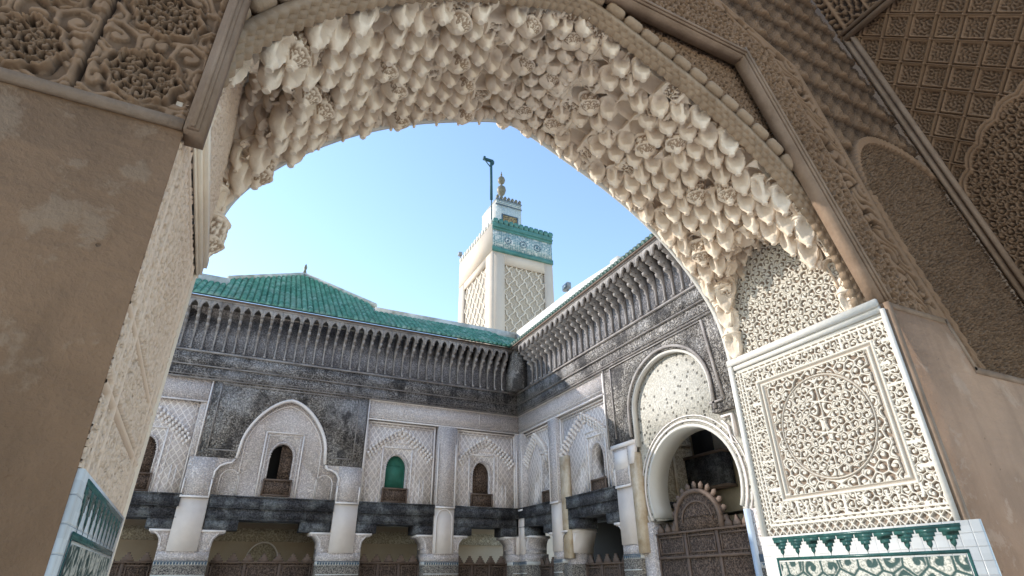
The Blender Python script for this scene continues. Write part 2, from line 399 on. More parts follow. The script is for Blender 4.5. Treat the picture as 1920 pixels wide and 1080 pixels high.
# ================================================================== SETTING
g = MB().box(-80, 80, -60, 3.2, -1.75, -1.6).box(-80, 80, 3.2, 60, -1.75, -1.6)
struct(g.build('courtyard_floor', 'floor'))

# ================================================================== FACADE BUILDER
def muq_rows(mb, F, uc, hw, z0, z1, d0):
    """stalactite strip: small stepped drops climbing to a point"""
    n = 11
    for sgn in (-1, 1):
        for i in range(n):
            t = i/(n-1); u = uc+sgn*hw*(1-t**1.25); z = z0+(z1-z0)*t**.85
            for k in range(3):
                uu = u-sgn*.045*k; zz = z-.055*k+rnd.uniform(-.004, .004); d = d0+.11-.035*k
                w_ = .026; hh = .075
                v = [F.p(uu-w_, d0-.01, zz), F.p(uu+w_, d0-.01, zz), F.p(uu+w_*.9, d, zz+.012), F.p(uu-w_*.9, d, zz+.012),
                     F.p(uu-w_, d0-.01, zz+hh), F.p(uu+w_, d0-.01, zz+hh), F.p(uu+w_, d+.012, zz+hh*.8), F.p(uu-w_, d+.012, zz+hh*.8), F.p(uu, d*.55+d0*.45, zz-.035)]
                mb.add(v, [[0, 1, 8], [1, 2, 8], [2, 3, 8], [3, 0, 8], [4, 7, 6, 5], [0, 4, 5, 1], [1, 5, 6, 2], [2, 6, 7, 3], [3, 7, 4, 0]])

def window(par, F, uc, hw, zb, zs, zt, zbal, shut, d, half=False):
    wd_ = MB(); band(wd_, F, [(uc+hw*1.0+.02, zb)]+[(a, b+.0) for a, b in arch(uc, hw+.02, zb, zs, zt+.02, 26, 'round')[2:]]+[(uc-hw-.02, zb)], .035, d-.02, d+.022)
    for i in range(19):       # scalloped inner edge of the opening
        a = math.pi*i/18; lathe(wd_, [(.0, -.012), (.012, -.01), (.016, 0), (.012, .01), (0, .012)], F.p(uc+hw*math.cos(a), d+.005, zs+(zt-zs)*math.sin(a)), 6)
    o = wd_.build('window', 'stucco', par)
    if shut:
        m = MB()
        if half: fbox(m, F, uc-.02, uc+hw+.03, d-.17, d-.13, zbal-.05, zt+.02)
        else: fbox(m, F, uc-hw-.03, uc+hw+.03, d-.17, d-.13, zbal-.05, zt+.02)
        lo_ = uc-.02 if half else uc-hw
        frame_lines(m, F, lo_+.02, uc+hw-.02, zbal, zs+.1, .02, d-.13, d-.115)
        m.build('shutter', shut, o)
    m = MB(); fbox(m, F, uc-hw-.04, uc+hw+.04, d-.03, d+.03, zb, zbal-.03)
    m2 = m.build('balustrade', 'brownwood', o)
    m = MB(); frame_lines(m, F, uc-hw-.06, uc+hw+.06, zb-.01, zbal, .035, d+.03, d+.055); m.build('balustrade_frame', 'brownplain', o)
    return o

def bay(par, F, u0, u1, zt, win, muq=True, brackets=.46, frieze=True):
    """upper wall of a bay: wall with arched opening, frames, lintel beams"""
    uc = (u0+u1)/2; d = -.10
    (wc, whw, wzb, wzs, wzt, wbal, sh, half) = win
    hole = arch(wc, whw, wzb, wzs, wzt, 22)
    m = MB(); prism(m, F, rect(u0, u1, 1.63, zt), d-.30, d, [hole]); m.build('bay_wall', 'lattice', par)
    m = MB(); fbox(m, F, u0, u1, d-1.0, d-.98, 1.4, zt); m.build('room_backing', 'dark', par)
    m = MB()
    frame_lines(m, F, wc-whw-.13, wc+whw+.13, 1.66, wzt+.19, .03, d, d+.03, False)
    frame_lines(m, F, wc-whw-.23, wc+whw+.23, 1.66, wzt+.30, .012, d, d+.02, False)
    for k in (.36, .46):
        for s in (-1, 1):
            uu = wc+s*(whw+k); 
            if u0+.1 < uu < u1-.1: fbox(m, F, uu-.008, uu+.008, d, d+.015, 1.66, 2.25)
    frame_lines(m, F, u0+.02, u1-.02, 1.66, zt-.02, .03, d, d+.05, False)
    frame_lines(m, F, u0+.10, u1-.10, 2.9, zt-.10, .012, d, d+.03, False)
    m.build('bay_moulding', 'plaster', par)
    if muq:
        m = MB(); muq_rows(m, F, uc, (u1-u0)/2-.1, 2.78, 3.42, d)
        band(m, F, [(a, b) for a, b in zip(np.linspace(u0+.1, uc, 8), 2.72+(3.30-2.72)*np.linspace(0, 1, 8)**.85)], .02, d, d+.03)
        m.build('stalactite_hood', 'plaster', par)
    window(par, F, wc, whw, wzb, wzs, wzt, wbal, sh, d, half)

def lintel(par, F, u0, u1, bw, d=.02, drop=1.0):
    m = MB()
    fbox(m, F, u0, u1, d-.5, d+.04, 1.44, 1.65); fbox(m, F, u0, u1, d-.5, d+.0, 1.22, 1.425)
    fbox(m, F, u0, u0+bw, d-.5, d+.0, drop, 1.205); fbox(m, F, u1-bw, u1, d-.5, d+.0, drop, 1.205)
    m.build('lintel_beam', 'beamwood', par)
    m = MB()
    fbox(m, F, u0, u1, d-.48, d+.06, 1.65, 1.672); fbox(m, F, u0, u1, d-.48, d+.055, 1.425, 1.44); fbox(m, F, u0, u1, d-.48, d+.02, 1.205, 1.22)
    m.build('lintel_moulding', 'beamwood', par)

def pier(par, F, u0, u1, d=.0, wl=.18, wr=.22, cap_l=True, cap_r=True, niche=False, foot=(.16, .16), zt=4.13, lower='bayplaster'):
    m = MB(); fbox(m, F, u0, u1, -.6, d+.03, 1.62, zt); m.build('pier_strip', 'stucco', par)
    m = MB()
    for uu in (u0+.015, u1-.015): fbox(m, F, uu-.015, uu+.015, d+.03, d+.05, 1.64, zt-.45)
    fbox(m, F, u0, u1, d+.03, d+.06, 1.60, 1.64)
    m.build('pier_moulding', 'plaster', par)
    m = MB(); fbox(m, F, u0, u1, -.6, d+.02, .58, 1.60); m.build('pier_shaft', lower, par)
    if niche:
        m = MB(); band(m, F, [(u0+.05, .6)]+curvepts((u0+u1)/2, (u1-u0)/2-.05, 1.35, 1.58, 14, 'round')[::-1]+[(u1-.05, .6)], .02, d+.02, d+.04)
        m.build('niche_moulding', 'plaster', par)
    m = MB()
    fa, fb_ = u0-foot[0], u1+foot[1]
    fbox(m, F, fa, fb_, -.6, d+.0, .415, .58); m.build('pier_band', 'stucco', par)
    # tiled foot
    m = MB(); fbox(m, F, fa, fb_, -.6, d+.015, -1.6, .33); m.build('tile_dado', 'mosaic', par)
    m = MB(); fbox(m, F, fa, fb_, -.6, d+.012, .332, .413)
    fbox(m, F, fa, fb_, d+.015, d+.022, .14, .16); m.build('tile_border', 'tile_white', par)
    m = MB(); n = int((fb_-fa)/.055)
    for i in range(n):
        a = fa+(fb_-fa)*i/n; b = fa+(fb_-fa)*(i+1)/n
        prism(m, F, [(a+.006, .39), (b-.006, .39), (b-.012, .352), ((a+b)/2, .338), (a+.012, .352)], d+.012, d+.018)
    fbox(m, F, fa, fb_, d+.012, d+.02, .398, .412)
    m.build('tile_teeth', 'tile_blue', par)
    for side, on, fo in ((-1, cap_l, foot[0]), (1, cap_r, foot[1])):
        if not on: continue
        e = u0 if side < 0 else u1
        m = MB()
        prof = [(0, .58), (fo, .58), (fo, .68)]
        for i in range(9):
            t = i/8; prof.append((fo+.17*(1-math.cos(t*math.pi/2))+.006*math.sin(t*14), .68+.25*math.sin(t*math.pi/2)))
        prof += [(fo+.20, .93), (fo+.20, .985), (0, .985)]
        prism(m, F, [(e+side*a, b) for a, b in prof], -.55, d-.02)
        m.build('corbel_capital', 'stucco', par)
        m = MB(); band(m, F, [(e+side*(a-.035), b) for a, b in prof[3:11]], .018, d-.02, d+.0); fbox(m, F, min(e, e+side*(fo+.22)), max(e, e+side*(fo+.22)), -.5, d+.01, .95, .99)
        m.build('capital_moulding', 'plaster', par)

def frieze(par, F, u0, u1):
    m = MB(); fbox(m, F, u0, u1, -.6, .06, 4.15, 4.42); fbox(m, F, u0, u1, -.6, .085, 4.44, 4.74); m.build('cedar_frieze', 'darkwood', par)
    m = MB(); fbox(m, F, u0, u1, -.6, .10, 4.42, 4.44); fbox(m, F, u0, u1, -.6, .12, 4.74, 4.78); fbox(m, F, u0, u1, -.6, .09, 4.135, 4.15); fbox(m, F, u0, u1, .06, .075, 4.20, 4.212)
    m.build('frieze_moulding', 'bracket', par)

EZ0 = 4.78
def eave(par, F, u0, u1, pitch, corner_hi=True, over=.46):
    m = MB(); fbox(m, F, u0, u1, -.6, .0, 4.78, 5.93); m.build('bracket_wall', 'bracketpanel', par)
    n = int((u1-u0)/pitch)
    prof = [(0, 4.80), (.07, 4.80), (.10, 4.84), (.05, 4.88), (.045, 5.22), (.09, 5.26), (.06, 5.30), (.10, 5.36), (.17, 5.38), (.185, 5.44), (.15, 5.47), (.22, 5.50), (.28, 5.51), (.295, 5.57), (.26, 5.60), (.33, 5.625), (.385, 5.64), (.395, 5.70), (.42, 5.76), (.42, 5.85), (0, 5.85)]
    def bracket(u):
        mm = MB(); k = len(prof)
        tess = tessellate_polygon([[Vector((a, b, 0)) for a, b in prof]])
        ww = []
        for a, b in prof: ww.append(.017 if b < 5.24 else .031)
        v = [F.p(u-w_, a, b) for (a, b), w_ in zip(prof, ww)]+[F.p(u+w_, a, b) for (a, b), w_ in zip(prof, ww)]
        f = [list(t) for t in tess]+[[i+k for i in t] for t in tess]+[[i, (i+1) % k, (i+1) % k+k, i+k] for i in range(k)]
        mm.add(v, f)
        lathe(mm, [(0, -.03), (.03, -.02), (.036, 0), (.028, .022), (0, .03)], F.p(u, .08, 4.83), 8)
        for q in ((.10, 5.41), (.20, 5.53), (.30, 5.66)): fbox(mm, F, u-.037, u+.037, q[0]-.03, q[0]+.06, q[1]-.012, q[1]+.010)
        return mm.build('bracket', 'bracket', par)
    for i in range(n): bracket(u0+pitch*(i+.5))
    # fascia with a pointed arch over every gap
    m = MB()
    for i in range(n):
        a = u0+pitch*(i-.5)+.04; b = a+pitch-.08; c = (a+b)/2
        lo = u0+pitch*(i-.5); hi = lo+pitch
        if i == 0: continue
        out = [(lo, 5.68), (a, 5.68), (a, 5.755), (a+.02, 5.80), (c, 5.865), (b-.02, 5.80), (b, 5.755), (b, 5.68), (hi, 5.68), (hi, 5.90), (lo, 5.90)]
        prism(m, F, out, over-.06, over)
    fbox(m, F, u0, u1, 0, over+.02, 5.905, 5.935)
    m.build('eave_fascia', 'bracket', par)
    m = MB(); fbox(m, F, u0-.3, u1+.0, -1.0, over+.055, 5.936, 5.972); m.build('eave_board', 'brownplain', par)

# ------------------------------------------------------------------ far facade
fb = thing('courtyard_facade', 'shaded far courtyard facade of carved stucco and dark cedar under the green tiled roof', 'building')
bay(fb, FB, -2.63, -.83, 4.13, (-1.73, .24, 1.70, 2.50, 2.83, 2.06, 'brownwood', False))
bay(fb, FB, 2.87, 4.70, 3.62, (3.72, .26, 1.70, 2.50, 2.82, 2.03, 'greenpaint', False))
bay(fb, FB, 5.27, 7.03, 3.62, (6.03, .25, 1.68, 2.48, 2.81, 2.01, 'brownwood', False))
# plain stucco frieze over bays
m = MB(); fbox(m, FB, 2.85, 7.2, -.6, .0, 3.64, 4.135); m.build('stucco_frieze', 'stucco', fb); m = MB(); fbox(m, FB, -2.7, -.72, -.05, .0, 3.64, 4.135); m.build('stucco_frieze', 'stucco', fb)
m = MB(); fbox(m, FB, 2.85, 7.1, 0, .025, 3.62, 3.65); fbox(m, FB, 2.85, 7.1, 0, .012, 3.69, 3.70); fbox(m, FB, 2.85, 7.1, 0, .02, 4.11, 4.13); fbox(m, FB, 2.85, 2.88, 0, .03, 1.66, 4.1)
for uu in (2.95, 3.75, 4.72, 4.9, 5.9): fbox(m, FB, uu, uu+.01, 0, .012, 3.72, 4.08)
m.build('frieze_border', 'plaster', fb)
m = MB(); fbox(m, FB, -2.7, -.72, 0, .02, 3.62, 3.65); fbox(m, FB, -.75, -.72, .0, .03, 2.4, 4.12); m.build('frieze_border', 'plaster', fb)
# centre bay: dark cedar frame round a pointed stucco arch
cc = 1.03
hole = [(cc+.93, 1.63)]+[(a, b) for a, b in curvepts(cc, .93, 2.75, 3.87, 28, 'pointed')]+[(cc-.93, 1.63)]
outer = [(-.68, 2.44), (-.68, 4.135), (2.82, 4.135), (2.82, 2.44), (1.98, 2.44), (cc+.935, 2.75)]+curvepts(cc, .93, 2.76, 3.87, 28, 'pointed')+[(cc-.935, 2.75), (.06, 2.44)]
m = MB(); prism(m, FB, outer[::-1], -.1, .045); m.build('cedar_surround', 'darkwood', fb)
m = MB()
for s0, s1 in ((-.55, -.545), ): pass
frame_pts = [(.05, 2.6), (-.54, 2.6), (-.54, 4.08), (2.60, 4.08), (2.60, 2.6), (2.02, 2.6)]
for (a, b), (c, d) in zip(frame_pts[:-1], frame_pts[1:]):
    fbox(m, FB, min(a, c)-.012, max(a, c)+.012, .045, .065, min(b, d)-.012, max(b, d)+.012)
m.build('surround_moulding', 'bracket', fb)
m = MB(); w1 = arch(1.02, .25, 1.72, 2.55, 2.87, 22); prism(m, FB, rect(-.30, 2.36, 1.63, 3.9), -.42, -.08, [w1]); m.build('arch_field', 'stucco', fb)
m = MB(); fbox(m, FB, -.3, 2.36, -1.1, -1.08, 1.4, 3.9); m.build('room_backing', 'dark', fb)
m = MB(); band(m, FB, [(cc+.95, 2.45)]+curvepts(cc, .92, 2.75, 3.86, 30, 'pointed')+[(cc-.95, 2.45)], .055, -.08, .075)
band(m, FB, [(cc+.84, 1.7)]+curvepts(cc, .84, 2.75, 3.74, 30, 'pointed')+[(cc-.84, 1.7)], .02, -.08, -.05)
frame_lines(m, FB, 1.02-.43, 1.02+.43, 1.66, 3.12, .03, -.08, -.045, False)
frame_lines(m, FB, 1.02-.36, 1.02+.36, 1.66, 3.04, .012, -.08, -.055, False)
for s in (-1, 1):         # small side niches and the lobed corbel under the cedar
    band(m, FB, [(cc+s*1.0-.19, 1.66)]+curvepts(cc+s*1.0, .19, 2.02, 2.22, 12, 'round')[::-1]+[(cc+s*1.0+.19, 1.66)], .016, -.08, -.05)
    band(m, FB, [(cc+s*1.32, 2.0), (cc+s*1.31, 2.16), (cc+s*1.24, 2.27), (cc+s*1.12, 2.33), (cc+s*1.02, 2.35), (cc+s*.98, 2.43)], .035, -.06, .06)
    band(m, FB, [(cc+s*1.36, 2.0), (cc+s*1.36, 2.38), (cc+s*1.6, 2.38)], .012, .0, .045)
m.build('arch_moulding', 'plaster', fb)
m = MB()
for s in (-1, 1):
    pts = [(cc+s*1.30, 1.95), (cc+s*1.30, 2.16), (cc+s*1.23, 2.27), (cc+s*1.10, 2.33), (cc+s*.97, 2.36), (cc+s*.95, 2.46), (cc+s*1.7, 2.46), (cc+s*1.7, 1.95)]
    prism(m, FB, pts, -.3, .03)
m.build('lobed_corbel', 'stucco', fb)
m = MB(); fbox(m, FB, -.86, -.66, -.4, -.015, 2.43, 4.13); m.build('corner_strip', 'stucco', fb)
window(fb, FB, 1.02, .25, 1.72, 2.55, 2.87, 2.07, 'brownwood', -.08, True)
lintel(fb, FB, -.26, 2.30, .65); lintel(fb, FB, -2.6, -.80, .5); lintel(fb, FB, 2.87, 4.72, .47); lintel(fb, FB, 5.27, 7.06, .47)
pier(fb, FB, -.83, -.28, .02, foot=(.16, .24), zt=2.43)
pier(fb, FB, 2.32, 2.86, .02, foot=(.22, .17), zt=2.43)
pier(fb, FB, 4.74, 5.25, .02, foot=(.20, .16), niche=True, zt=3.62)
pier(fb, FB, 7.0, 7.3, .0, foot=(.12, 0), cap_r=False, zt=3.62)
frieze(fb, FB, -9, 7.08)
eave(fb, FB, -2.86, 6.86, .2273)
# ground-floor gallery behind
m = MB(); fbox(m, FB, -9, 7.6, -1.9, -1.8, -1.6, 1.3); m.build('gallery_wall', plain('gallery_plaster', (.46, .36, .26), .9, .2, 1.2, .004, 20, (.7, .6, .5)), fb)
m = MB(); fbox(m, FB, -9, 7.6, -1.8, -.5, 1.3, 1.35); m.build('gallery_ceiling', 'beamwood', fb)
m = MB(); fbox(m, FB, -9, 7.6, -1.8, -1.76, .88, 1.17); m.build('gallery_frieze', 'roomstucco', fb)
m = MB(); prism(m, FB, arch(1.1, .33, -.2, .45, .84, 16), -1.8, -1.74); m.build('blind_arch', 'roomstucco', fb)
m = MB(); band(m, FB, curvepts(1.1, .36, .45, .87, 16, 'round'), .03, -1.8, -1.72); m.build('blind_arch_moulding', 'bayplaster', fb)
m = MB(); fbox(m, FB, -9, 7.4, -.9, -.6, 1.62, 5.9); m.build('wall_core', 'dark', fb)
# roof of glazed tiles: cover tiles as tapering overlapping sleeves, row after row
def tile_row(mb, p0, p1, r=.060, seg=.16):
    p0, p1 = Vector(p0), Vector(p1); d = p1-p0; L = d.length; d /= L
    side = d.cross(Vector((0, 0, 1))).normalized(); nrm = side.cross(d); n = 7
    k = max(1, int(L/seg)); v = []; f = []
    for i in range(k):
        for (t, rr) in ((i/k, r*1.22), ((i+1.12)/k, r*.78)):
            base = p0+d*(min(t, 1.)*L); j = rnd.uniform(-.003, .003)
            for a in range(n):
                th = math.pi*a/(n-1); v.append(base+side*(rr*math.cos(th)+j)+nrm*(rr*math.sin(th)*1.1))
        b = i*2*n
        for a in range(n-1): f.append([b+a, b+a+1, b+n+a+1, b+n+a])
        f.append([b+a for a in range(n)][::-1])
    mb.add([tuple(q) for q in v], f)
m = MB(); SL = .75; ye, ze = 13.45, 5.985; nr = 74; eps = (7.25+3.2)/nr
for i in range(nr+1):
    x = -3.2+eps*i; yt = 14.62
    cx0 = .95; ya = 17.6
    if abs(x-cx0) < ya-15.0+.4 and -1.0 < x < 2.85: yt = ya-abs(x-cx0)*1.18
    if x > 6.3: yt = min(yt, 13.45+(7.6-x))
    tile_row(m, (x, ye-.03, ze), (x, yt, ze+SL*(yt-ye)))
yb = lambda y: ze-.02+SL*(y-ye)
tm = m.build('cover_tiles', 'roof', fb, smooth=False, recalc=False)
m = MB(); m.add([(-3.3, ye, yb(ye)), (7.3, ye, yb(ye)), (7.3, 14.65, yb(14.65)), (2.9, 14.65, yb(14.65)), (2.9, 15.25, yb(15.25)), (.95, 17.65, yb(17.65)), (-1.05, 15.25, yb(15.25)), (-1.05, 14.65, yb(14.65)), (-3.3, 14.65, yb(14.65))], [[0, 1, 2, 3, 4, 5, 6, 7, 8]])
m.build('roof_bed', 'roof', fb, recalc=False)
m = MB()
for a, b in (((.95, 17.66), (2.95, 15.2)), ((.95, 17.66), (-1.05, 15.2))):
    A = Vector((a[0], a[1], yb(a[1])+.06)); B = Vector((b[0], b[1], yb(b[1])+.06)); tube(m, A, B, .085, 8)
m.build('hip_ridge', 'parapet', fb)
m = MB(); lathe(m, [(.05, 0), (.06, .1), (.035, .16), (.055, .24), (.05, .30), (.02, .38), (0, .42)], (.95, 17.62, yb(17.62)+.08), 10); m.build('ridge_finial', 'bronze', fb)
m = MB(); m.box(2.85, 7.75, 14.62, 14.85, 6.6, 7.03).box(-9, -.98, 14.62, 14.85, 6.6, 7.07); m.build('parapet', 'parapet', fb)
m = MB(); m.box(-9, 7.3, 14.9, 15.1, 5.9, 6.5); m.build('roof_support', 'dark', fb)

# ------------------------------------------------------------------ right facade
fr = thing('courtyard_facade', 'half sunlit right courtyard facade with tall horseshoe arch below dark carved eaves', 'building')
bay(fr, FR, 12.32, 13.95, 3.6, (12.60, .20, 1.62, 2.42, 2.72, 1.97, None, False), muq=False)
m = MB(); muq_rows(m, FR, 13.12, .62, 2.78, 3.42, -.1); m.build('stalactite_hood', 'plaster', fr)
bay(fr, FR, 9.62, 11.86, 3.6, (10.36, .23, 1.56, 2.33, 2.68, 1.93, None, False), muq=False)
m = MB(); muq_rows(m, FR, 10.78, 1.02, 2.65, 3.40, -.1); m.build('stalactite_hood', 'plaster', fr)
m = MB(); fbox(m, FR, 9.75, 14.05, -.6, .0, 3.62, 4.135); m.build('stucco_frieze', 'stucco', fr)
m = MB(); fbox(m, FR, 9.75, 14, 0, .03, 3.60, 3.64); fbox(m, FR, 9.75, 14, 0, .02, 4.11, 4.13); fbox(m, FR, 9.75, 14, 0, .012, 3.72, 3.735); fbox(m, FR, 9.75, 9.80, 0, .03, 2.5, 4.1); m.build('frieze_border', 'plaster', fr)
lintel(fr, FR, 12.26, 13.98, .45); lintel(fr, FR, 9.64, 11.55, .42)
pier(fr, FR, 11.86, 12.26, .02, foot=(.0, .0), cap_l=True, cap_r=True, zt=3.6)
m = MB(); fbox(m, FR, 11.52, 11.84, -.10, .0, .42, 2.62); m.build('engaged_pilaster', 'ochre', fr)
m = MB(); fbox(m, FR, 11.56, 11.86, -.6, -.10, -1.6, 1.6); m.build('pier_side', 'stucco', fr)
m = MB(); prism(m, FR, [(11.56, .52), (11.56, .98), (11.36, .98), (11.36, .92), (11.42, .80), (11.50, .66), (11.52, .52)], -.58, -.06); fbox(m, FR, 11.34, 11.86, -.59, -.05, .93, 1.0); m.build('pier_capital', 'bayplaster', fr)
m = MB(); fbox(m, FR, 11.48, 11.86, -.6, .015, -1.6, .30); m.build('pier_foot', 'mosaic', fr)
pier(fr, FR, 13.72, 14.02, .02, foot=(.12, 0), cap_r=False, zt=3.6)
pier(fr, FR, 9.08, 9.58, .03, foot=(.03, .0), cap_l=False, zt=2.42)
m = MB(); fbox(m, FR, 8.86, 9.07, -.12, .06, .42, 2.2); m.build('engaged_pilaster', 'ochre', fr)
m = MB(); fbox(m, FR, 8.86, 9.62, -.3, .09, 2.36, 2.44); fbox(m, FR, 9.12, 9.54, .03, .07, 1.95, 2.3)
prism(m, FR, [(9.08, 2.2), (9.07, 2.36), (8.86, 2.36), (8.86, 2.28), (8.9, 2.12), (8.93, 2.0), (9.08, 2.0)], 0, .07); m.build('pilaster_capital', 'plaster', fr)
# dark cedar surround of the tall arch
ac = 7.78
zk = [(a, b) for a, b in curvepts(ac, 1.10, 2.95, 3.90, 30, 'round')]
outer = [(9.68, 2.44), (8.93, 2.44), (ac+1.105, 2.95)]+zk+[(ac-1.105, 2.95), (6.74, 2.44), (6.0, 2.44), (6.0, 4.135), (9.68, 4.135)]
m = MB(); prism(m, FR, outer, -.1, .05); m.build('cedar_surround', MT['darkwood'], fr)
m = MB()
fp = [(8.9, 2.58), (9.42, 2.58), (9.42, 4.24), (6.62, 4.24), (6.40, 2.60), (6.74, 2.60)]
for wd_, off in ((.03, 0),):
    band(m, FR, [(9.42, 2.56), (9.42, 3.4), (9.42, 4.09)], .025, .05, .075); band(m, FR, [(9.42, 4.09), (8, 4.09), (6.60, 4.09)], .025, .05, .075); band(m, FR, [(6.60, 4.09), (6.5, 3.2), (6.42, 2.60)], .045, .05, .085); band(m, FR, [(6.42, 2.60), (6.6, 2.60), (6.74, 2.60)], .03, .05, .085)
band(m, FR, [(9.70, 2.4), (9.7, 3.3), (9.7, 4.13)], .03, .0, .07)
band(m, FR, [(ac+1.14, 2.5)]+curvepts(ac, 1.14, 2.95, 3.95, 30, 'round')+[(ac-1.14, 2.5)], .05, .05, .085)
m.build('surround_moulding', 'bracket', fr)
hz = arch(7.62, 1.12, .92, 1.40, 2.42, 30, 'horse')
m = MB(); prism(m, FR, [(9.1, .92), (9.1, 2.9), (8.95, 3.4), (8.6, 3.95), (6.9, 3.95), (6.3, 3.4), (6.0, 3.0), (6.0, .92)], -.5, -.08, [hz])
arch_field = m.build('arch_field', 'dotstucco', fr)
m = MB(); band(m, FR, [(ac+1.07, 2.3)]+curvepts(ac, 1.07, 2.95, 3.86, 30, 'round')+[(ac-1.07, 2.5)], .05, -.1, .03)
m.build('arch_reveal', 'white', fr)
m = MB(); hp = hz[2:]
band(m, FR, hp, .05, -.50, -.06); m.build('horseshoe_reveal', 'white', fr)
m = MB(); band(m, FR, [(7.62+(a-7.62)*1.09, 1.4+(b-1.4)*1.09) for a, b in hp], .03, -.08, -.055); band(m, FR, [(7.62+(a-7.62)*1.17, 1.4+(b-1.4)*1.17) for a, b in hp], .015, -.08, -.06)
band(m, FR, [(6.62, 2.36), (6.4, 2.36), (6.4, 2.0)], .03, -.08, .0); band(m, FR, [(6.65, 2.3), (6.55, 2.2), (6.52, 1.95), (6.45, 1.9)], .02, -.08, -.03)
m.build('arch_moulding', 'plaster', fr)
m = MB(); fbox(m, FR, 8.74, 9.1, -.5, -.04, -1.6, .92); m.build('arch_pier', 'stucco', fr); m = MB(); fbox(m, FR, 4.5, 6.42, -.5, -.04, .3, .92); fbox(m, FR, 4.3, 5.99, -.5, -.03, .92, 4.13); m.build('arch_pier', 'stucco', fr)
m = MB(); fbox(m, FR, 6.42, 6.50, -.5, .02, -1.6, .92); m.build('arch_post', plain('pale_blue_paint', (.42, .50, .60), .7, .1), fr)
m = MB(); fbox(m, FR, 4.5, 6.42, -.5, -.035, -1.6, .12); m.build('tile_dado', 'mosaic', fr)
m = MB(); fbox(m, FR, 4.5, 6.42, -.5, -.03, .122, .2)
m.build('tile_border', 'tile_white', fr)
m = MB()
for i in range(30): a = 4.6+.06*i; prism(m, FR, [(a, .185), (a+.05, .185), (a+.025, .14)], -.03, -.026)
fbox(m, FR, 4.5, 6.42, -.5, -.028, .2, .3)
m.build('tile_teeth', 'tile_blue', fr)
frieze(fr, FR, 4.2, 13.94)
eave(fr, FR, 4.5, 13.42, .2549)
m = MB()
for i in range(70):        # only the tile ends show from below
    y = 4.5+i*.133
    if y < 13.6: tile_row(m, (6.60, y, 5.985), (7.35, y, 6.5), .06)
m.build('cover_tiles', plain('dark_green_tile', (.055, .10, .08), .5, .3, 5), fr, recalc=False)  # darker, greyer green than the far roof's tiles
m = MB(); m.add([(6.62, 4.3, 5.97), (6.62, 13.6, 5.97), (7.4, 14.4, 6.5), (7.4, 4.3, 6.5)], [[0, 1, 2, 3]]); m.build('roof_bed', 'parapet', fr, recalc=False)
m = MB(); prism(m, FrameX(7.7), [(4.3, 6.2), (14.6, 6.2), (14.6, 7.07), (11.2, 7.02), (9.45, 6.86), (9.45, 6.93), (9.15, 6.93), (9.15, 6.50), (4.3, 6.42)], 0, .3); m.build('parapet', 'white', fr)
m = MB(); fbox(m, FR, 9.15, 14.4, -.9, -.62, 1.62, 5.9); m.build('wall_core', 'dark', fr)
m = MB(); m.box(6.72, 7.12, 13.40, 14.0, 4.78, 5.9); m.build('corner_box', 'darkwood', fr)
m = MB(); fbox(m, FR, 9.1, 14.2, -1.9, -1.8, -1.6, 1.6); m.build('gallery_wall', 'dark', fr)
m = MB(); fbox(m, FR, 9.1, 14.2, -1.8, -.5, 1.3, 1.35); m.build('gallery_ceiling', 'beamwood', fr)
# domed room behind the horseshoe arch
rm = thing('arched_room', 'ochre stuccoed room with a dark wooden balcony seen through the horseshoe arch', 'room')
m = MB(); m.box(7.7, 10.2, 9.62, 9.8, -1.6, 5.0); m.build('side_wall', 'roomstucco', rm)
m = MB(); m.box(7.8, 9.2, 9.58, 9.62, 1.2, 1.28); m.box(7.8, 9.2, 9.58, 9.62, 2.6, 2.66).box(8.62, 8.68, 9.57, 9.62, .3, 2.6); m.build('wall_moulding', 'ochre', rm)
m = MB(); m.box(9.25, 9.5, 5.6, 9.62, -1.6, 4.6); m.build('back_wall', plain('ochre_plaster', (.60, .50, .36), .9, .35, 1.6, .006, 15, (.5, .45, .35)), rm)
m = MB(); prism(m, FrameX(9.25), arch(9.25, .3, 2.3, 2.85, 3.1, 14), -.01, .02); m.build('balcony_window', 'dark', rm)
m = MB(); m.box(8.98, 9.22, 8.50, 9.60, 1.66, 2.30); m.build('balcony_screen', 'beamwood', rm)
m = MB(); m.box(8.96, 9.22, 8.48, 9.62, 2.30, 2.36).box(8.96, 9.22, 8.48, 9.62, 1.62, 1.68); m.build('balcony_rail', 'brownplain', rm)

# ------------------------------------------------------------------ cedar screens
def screen(F, u0, u1, zt, d, label, cat='screen', group='carved cedar screens between the courtyard piers', mer=True, pan=3):
    s = thing('cedar_screen', label, cat, group)
    m = MB(); fbox(m, F, u0, u1, d-.06, d, -1.6, zt-.03); m.build('screen_panel', 'brownwood', s)
    m = MB(); fbox(m, F, u0, u1, d-.08, d+.04, zt-.03, zt+.0); fbox(m, F, u0, u1, d, d+.03, zt-.42, zt-.38)
    w_ = (u1-u0)/pan
    for k in range(pan+1): fbox(m, F, max(u0, u0+k*w_-.03), min(u1, u0+k*w_+.03), d, d+.025, -1.6, zt-.03)
    for k in range(pan): frame_lines(m, F, u0+k*w_+.06, u0+(k+1)*w_-.06, zt-.34, zt-.07, .02, d, d+.018)
    m.build('screen_frame', 'brownplain', s)
    if mer:
        m = MB(); n = max(2, int((u1-u0)/.27))
        for i in range(n):
            c = u0+(u1-u0)*(i+.5)/n; pts = []
            for sgn in (1, -1):
                st = [(.115, 0), (.115, .035), (.09, .035), (.09, .075), (.06, .075), (.06, .12), (.03, .12), (.03, .165)]
                pts += [(c+sgn*a, zt+b) for a, b in (st if sgn > 0 else st[::-1])]
            prism(m, F, pts, d-.05, d-.01)
        m.build('stepped_merlons', 'brownplain', s)
    return s
screen(FB, -2.6, -1.0, .41, -.35, 'brown cedar screen with stepped crest in the bay nearest the plaster jamb at left')
screen(FB, -.02, 2.10, .41, -.35, 'widest brown cedar screen with stepped crest under the long central lintel')
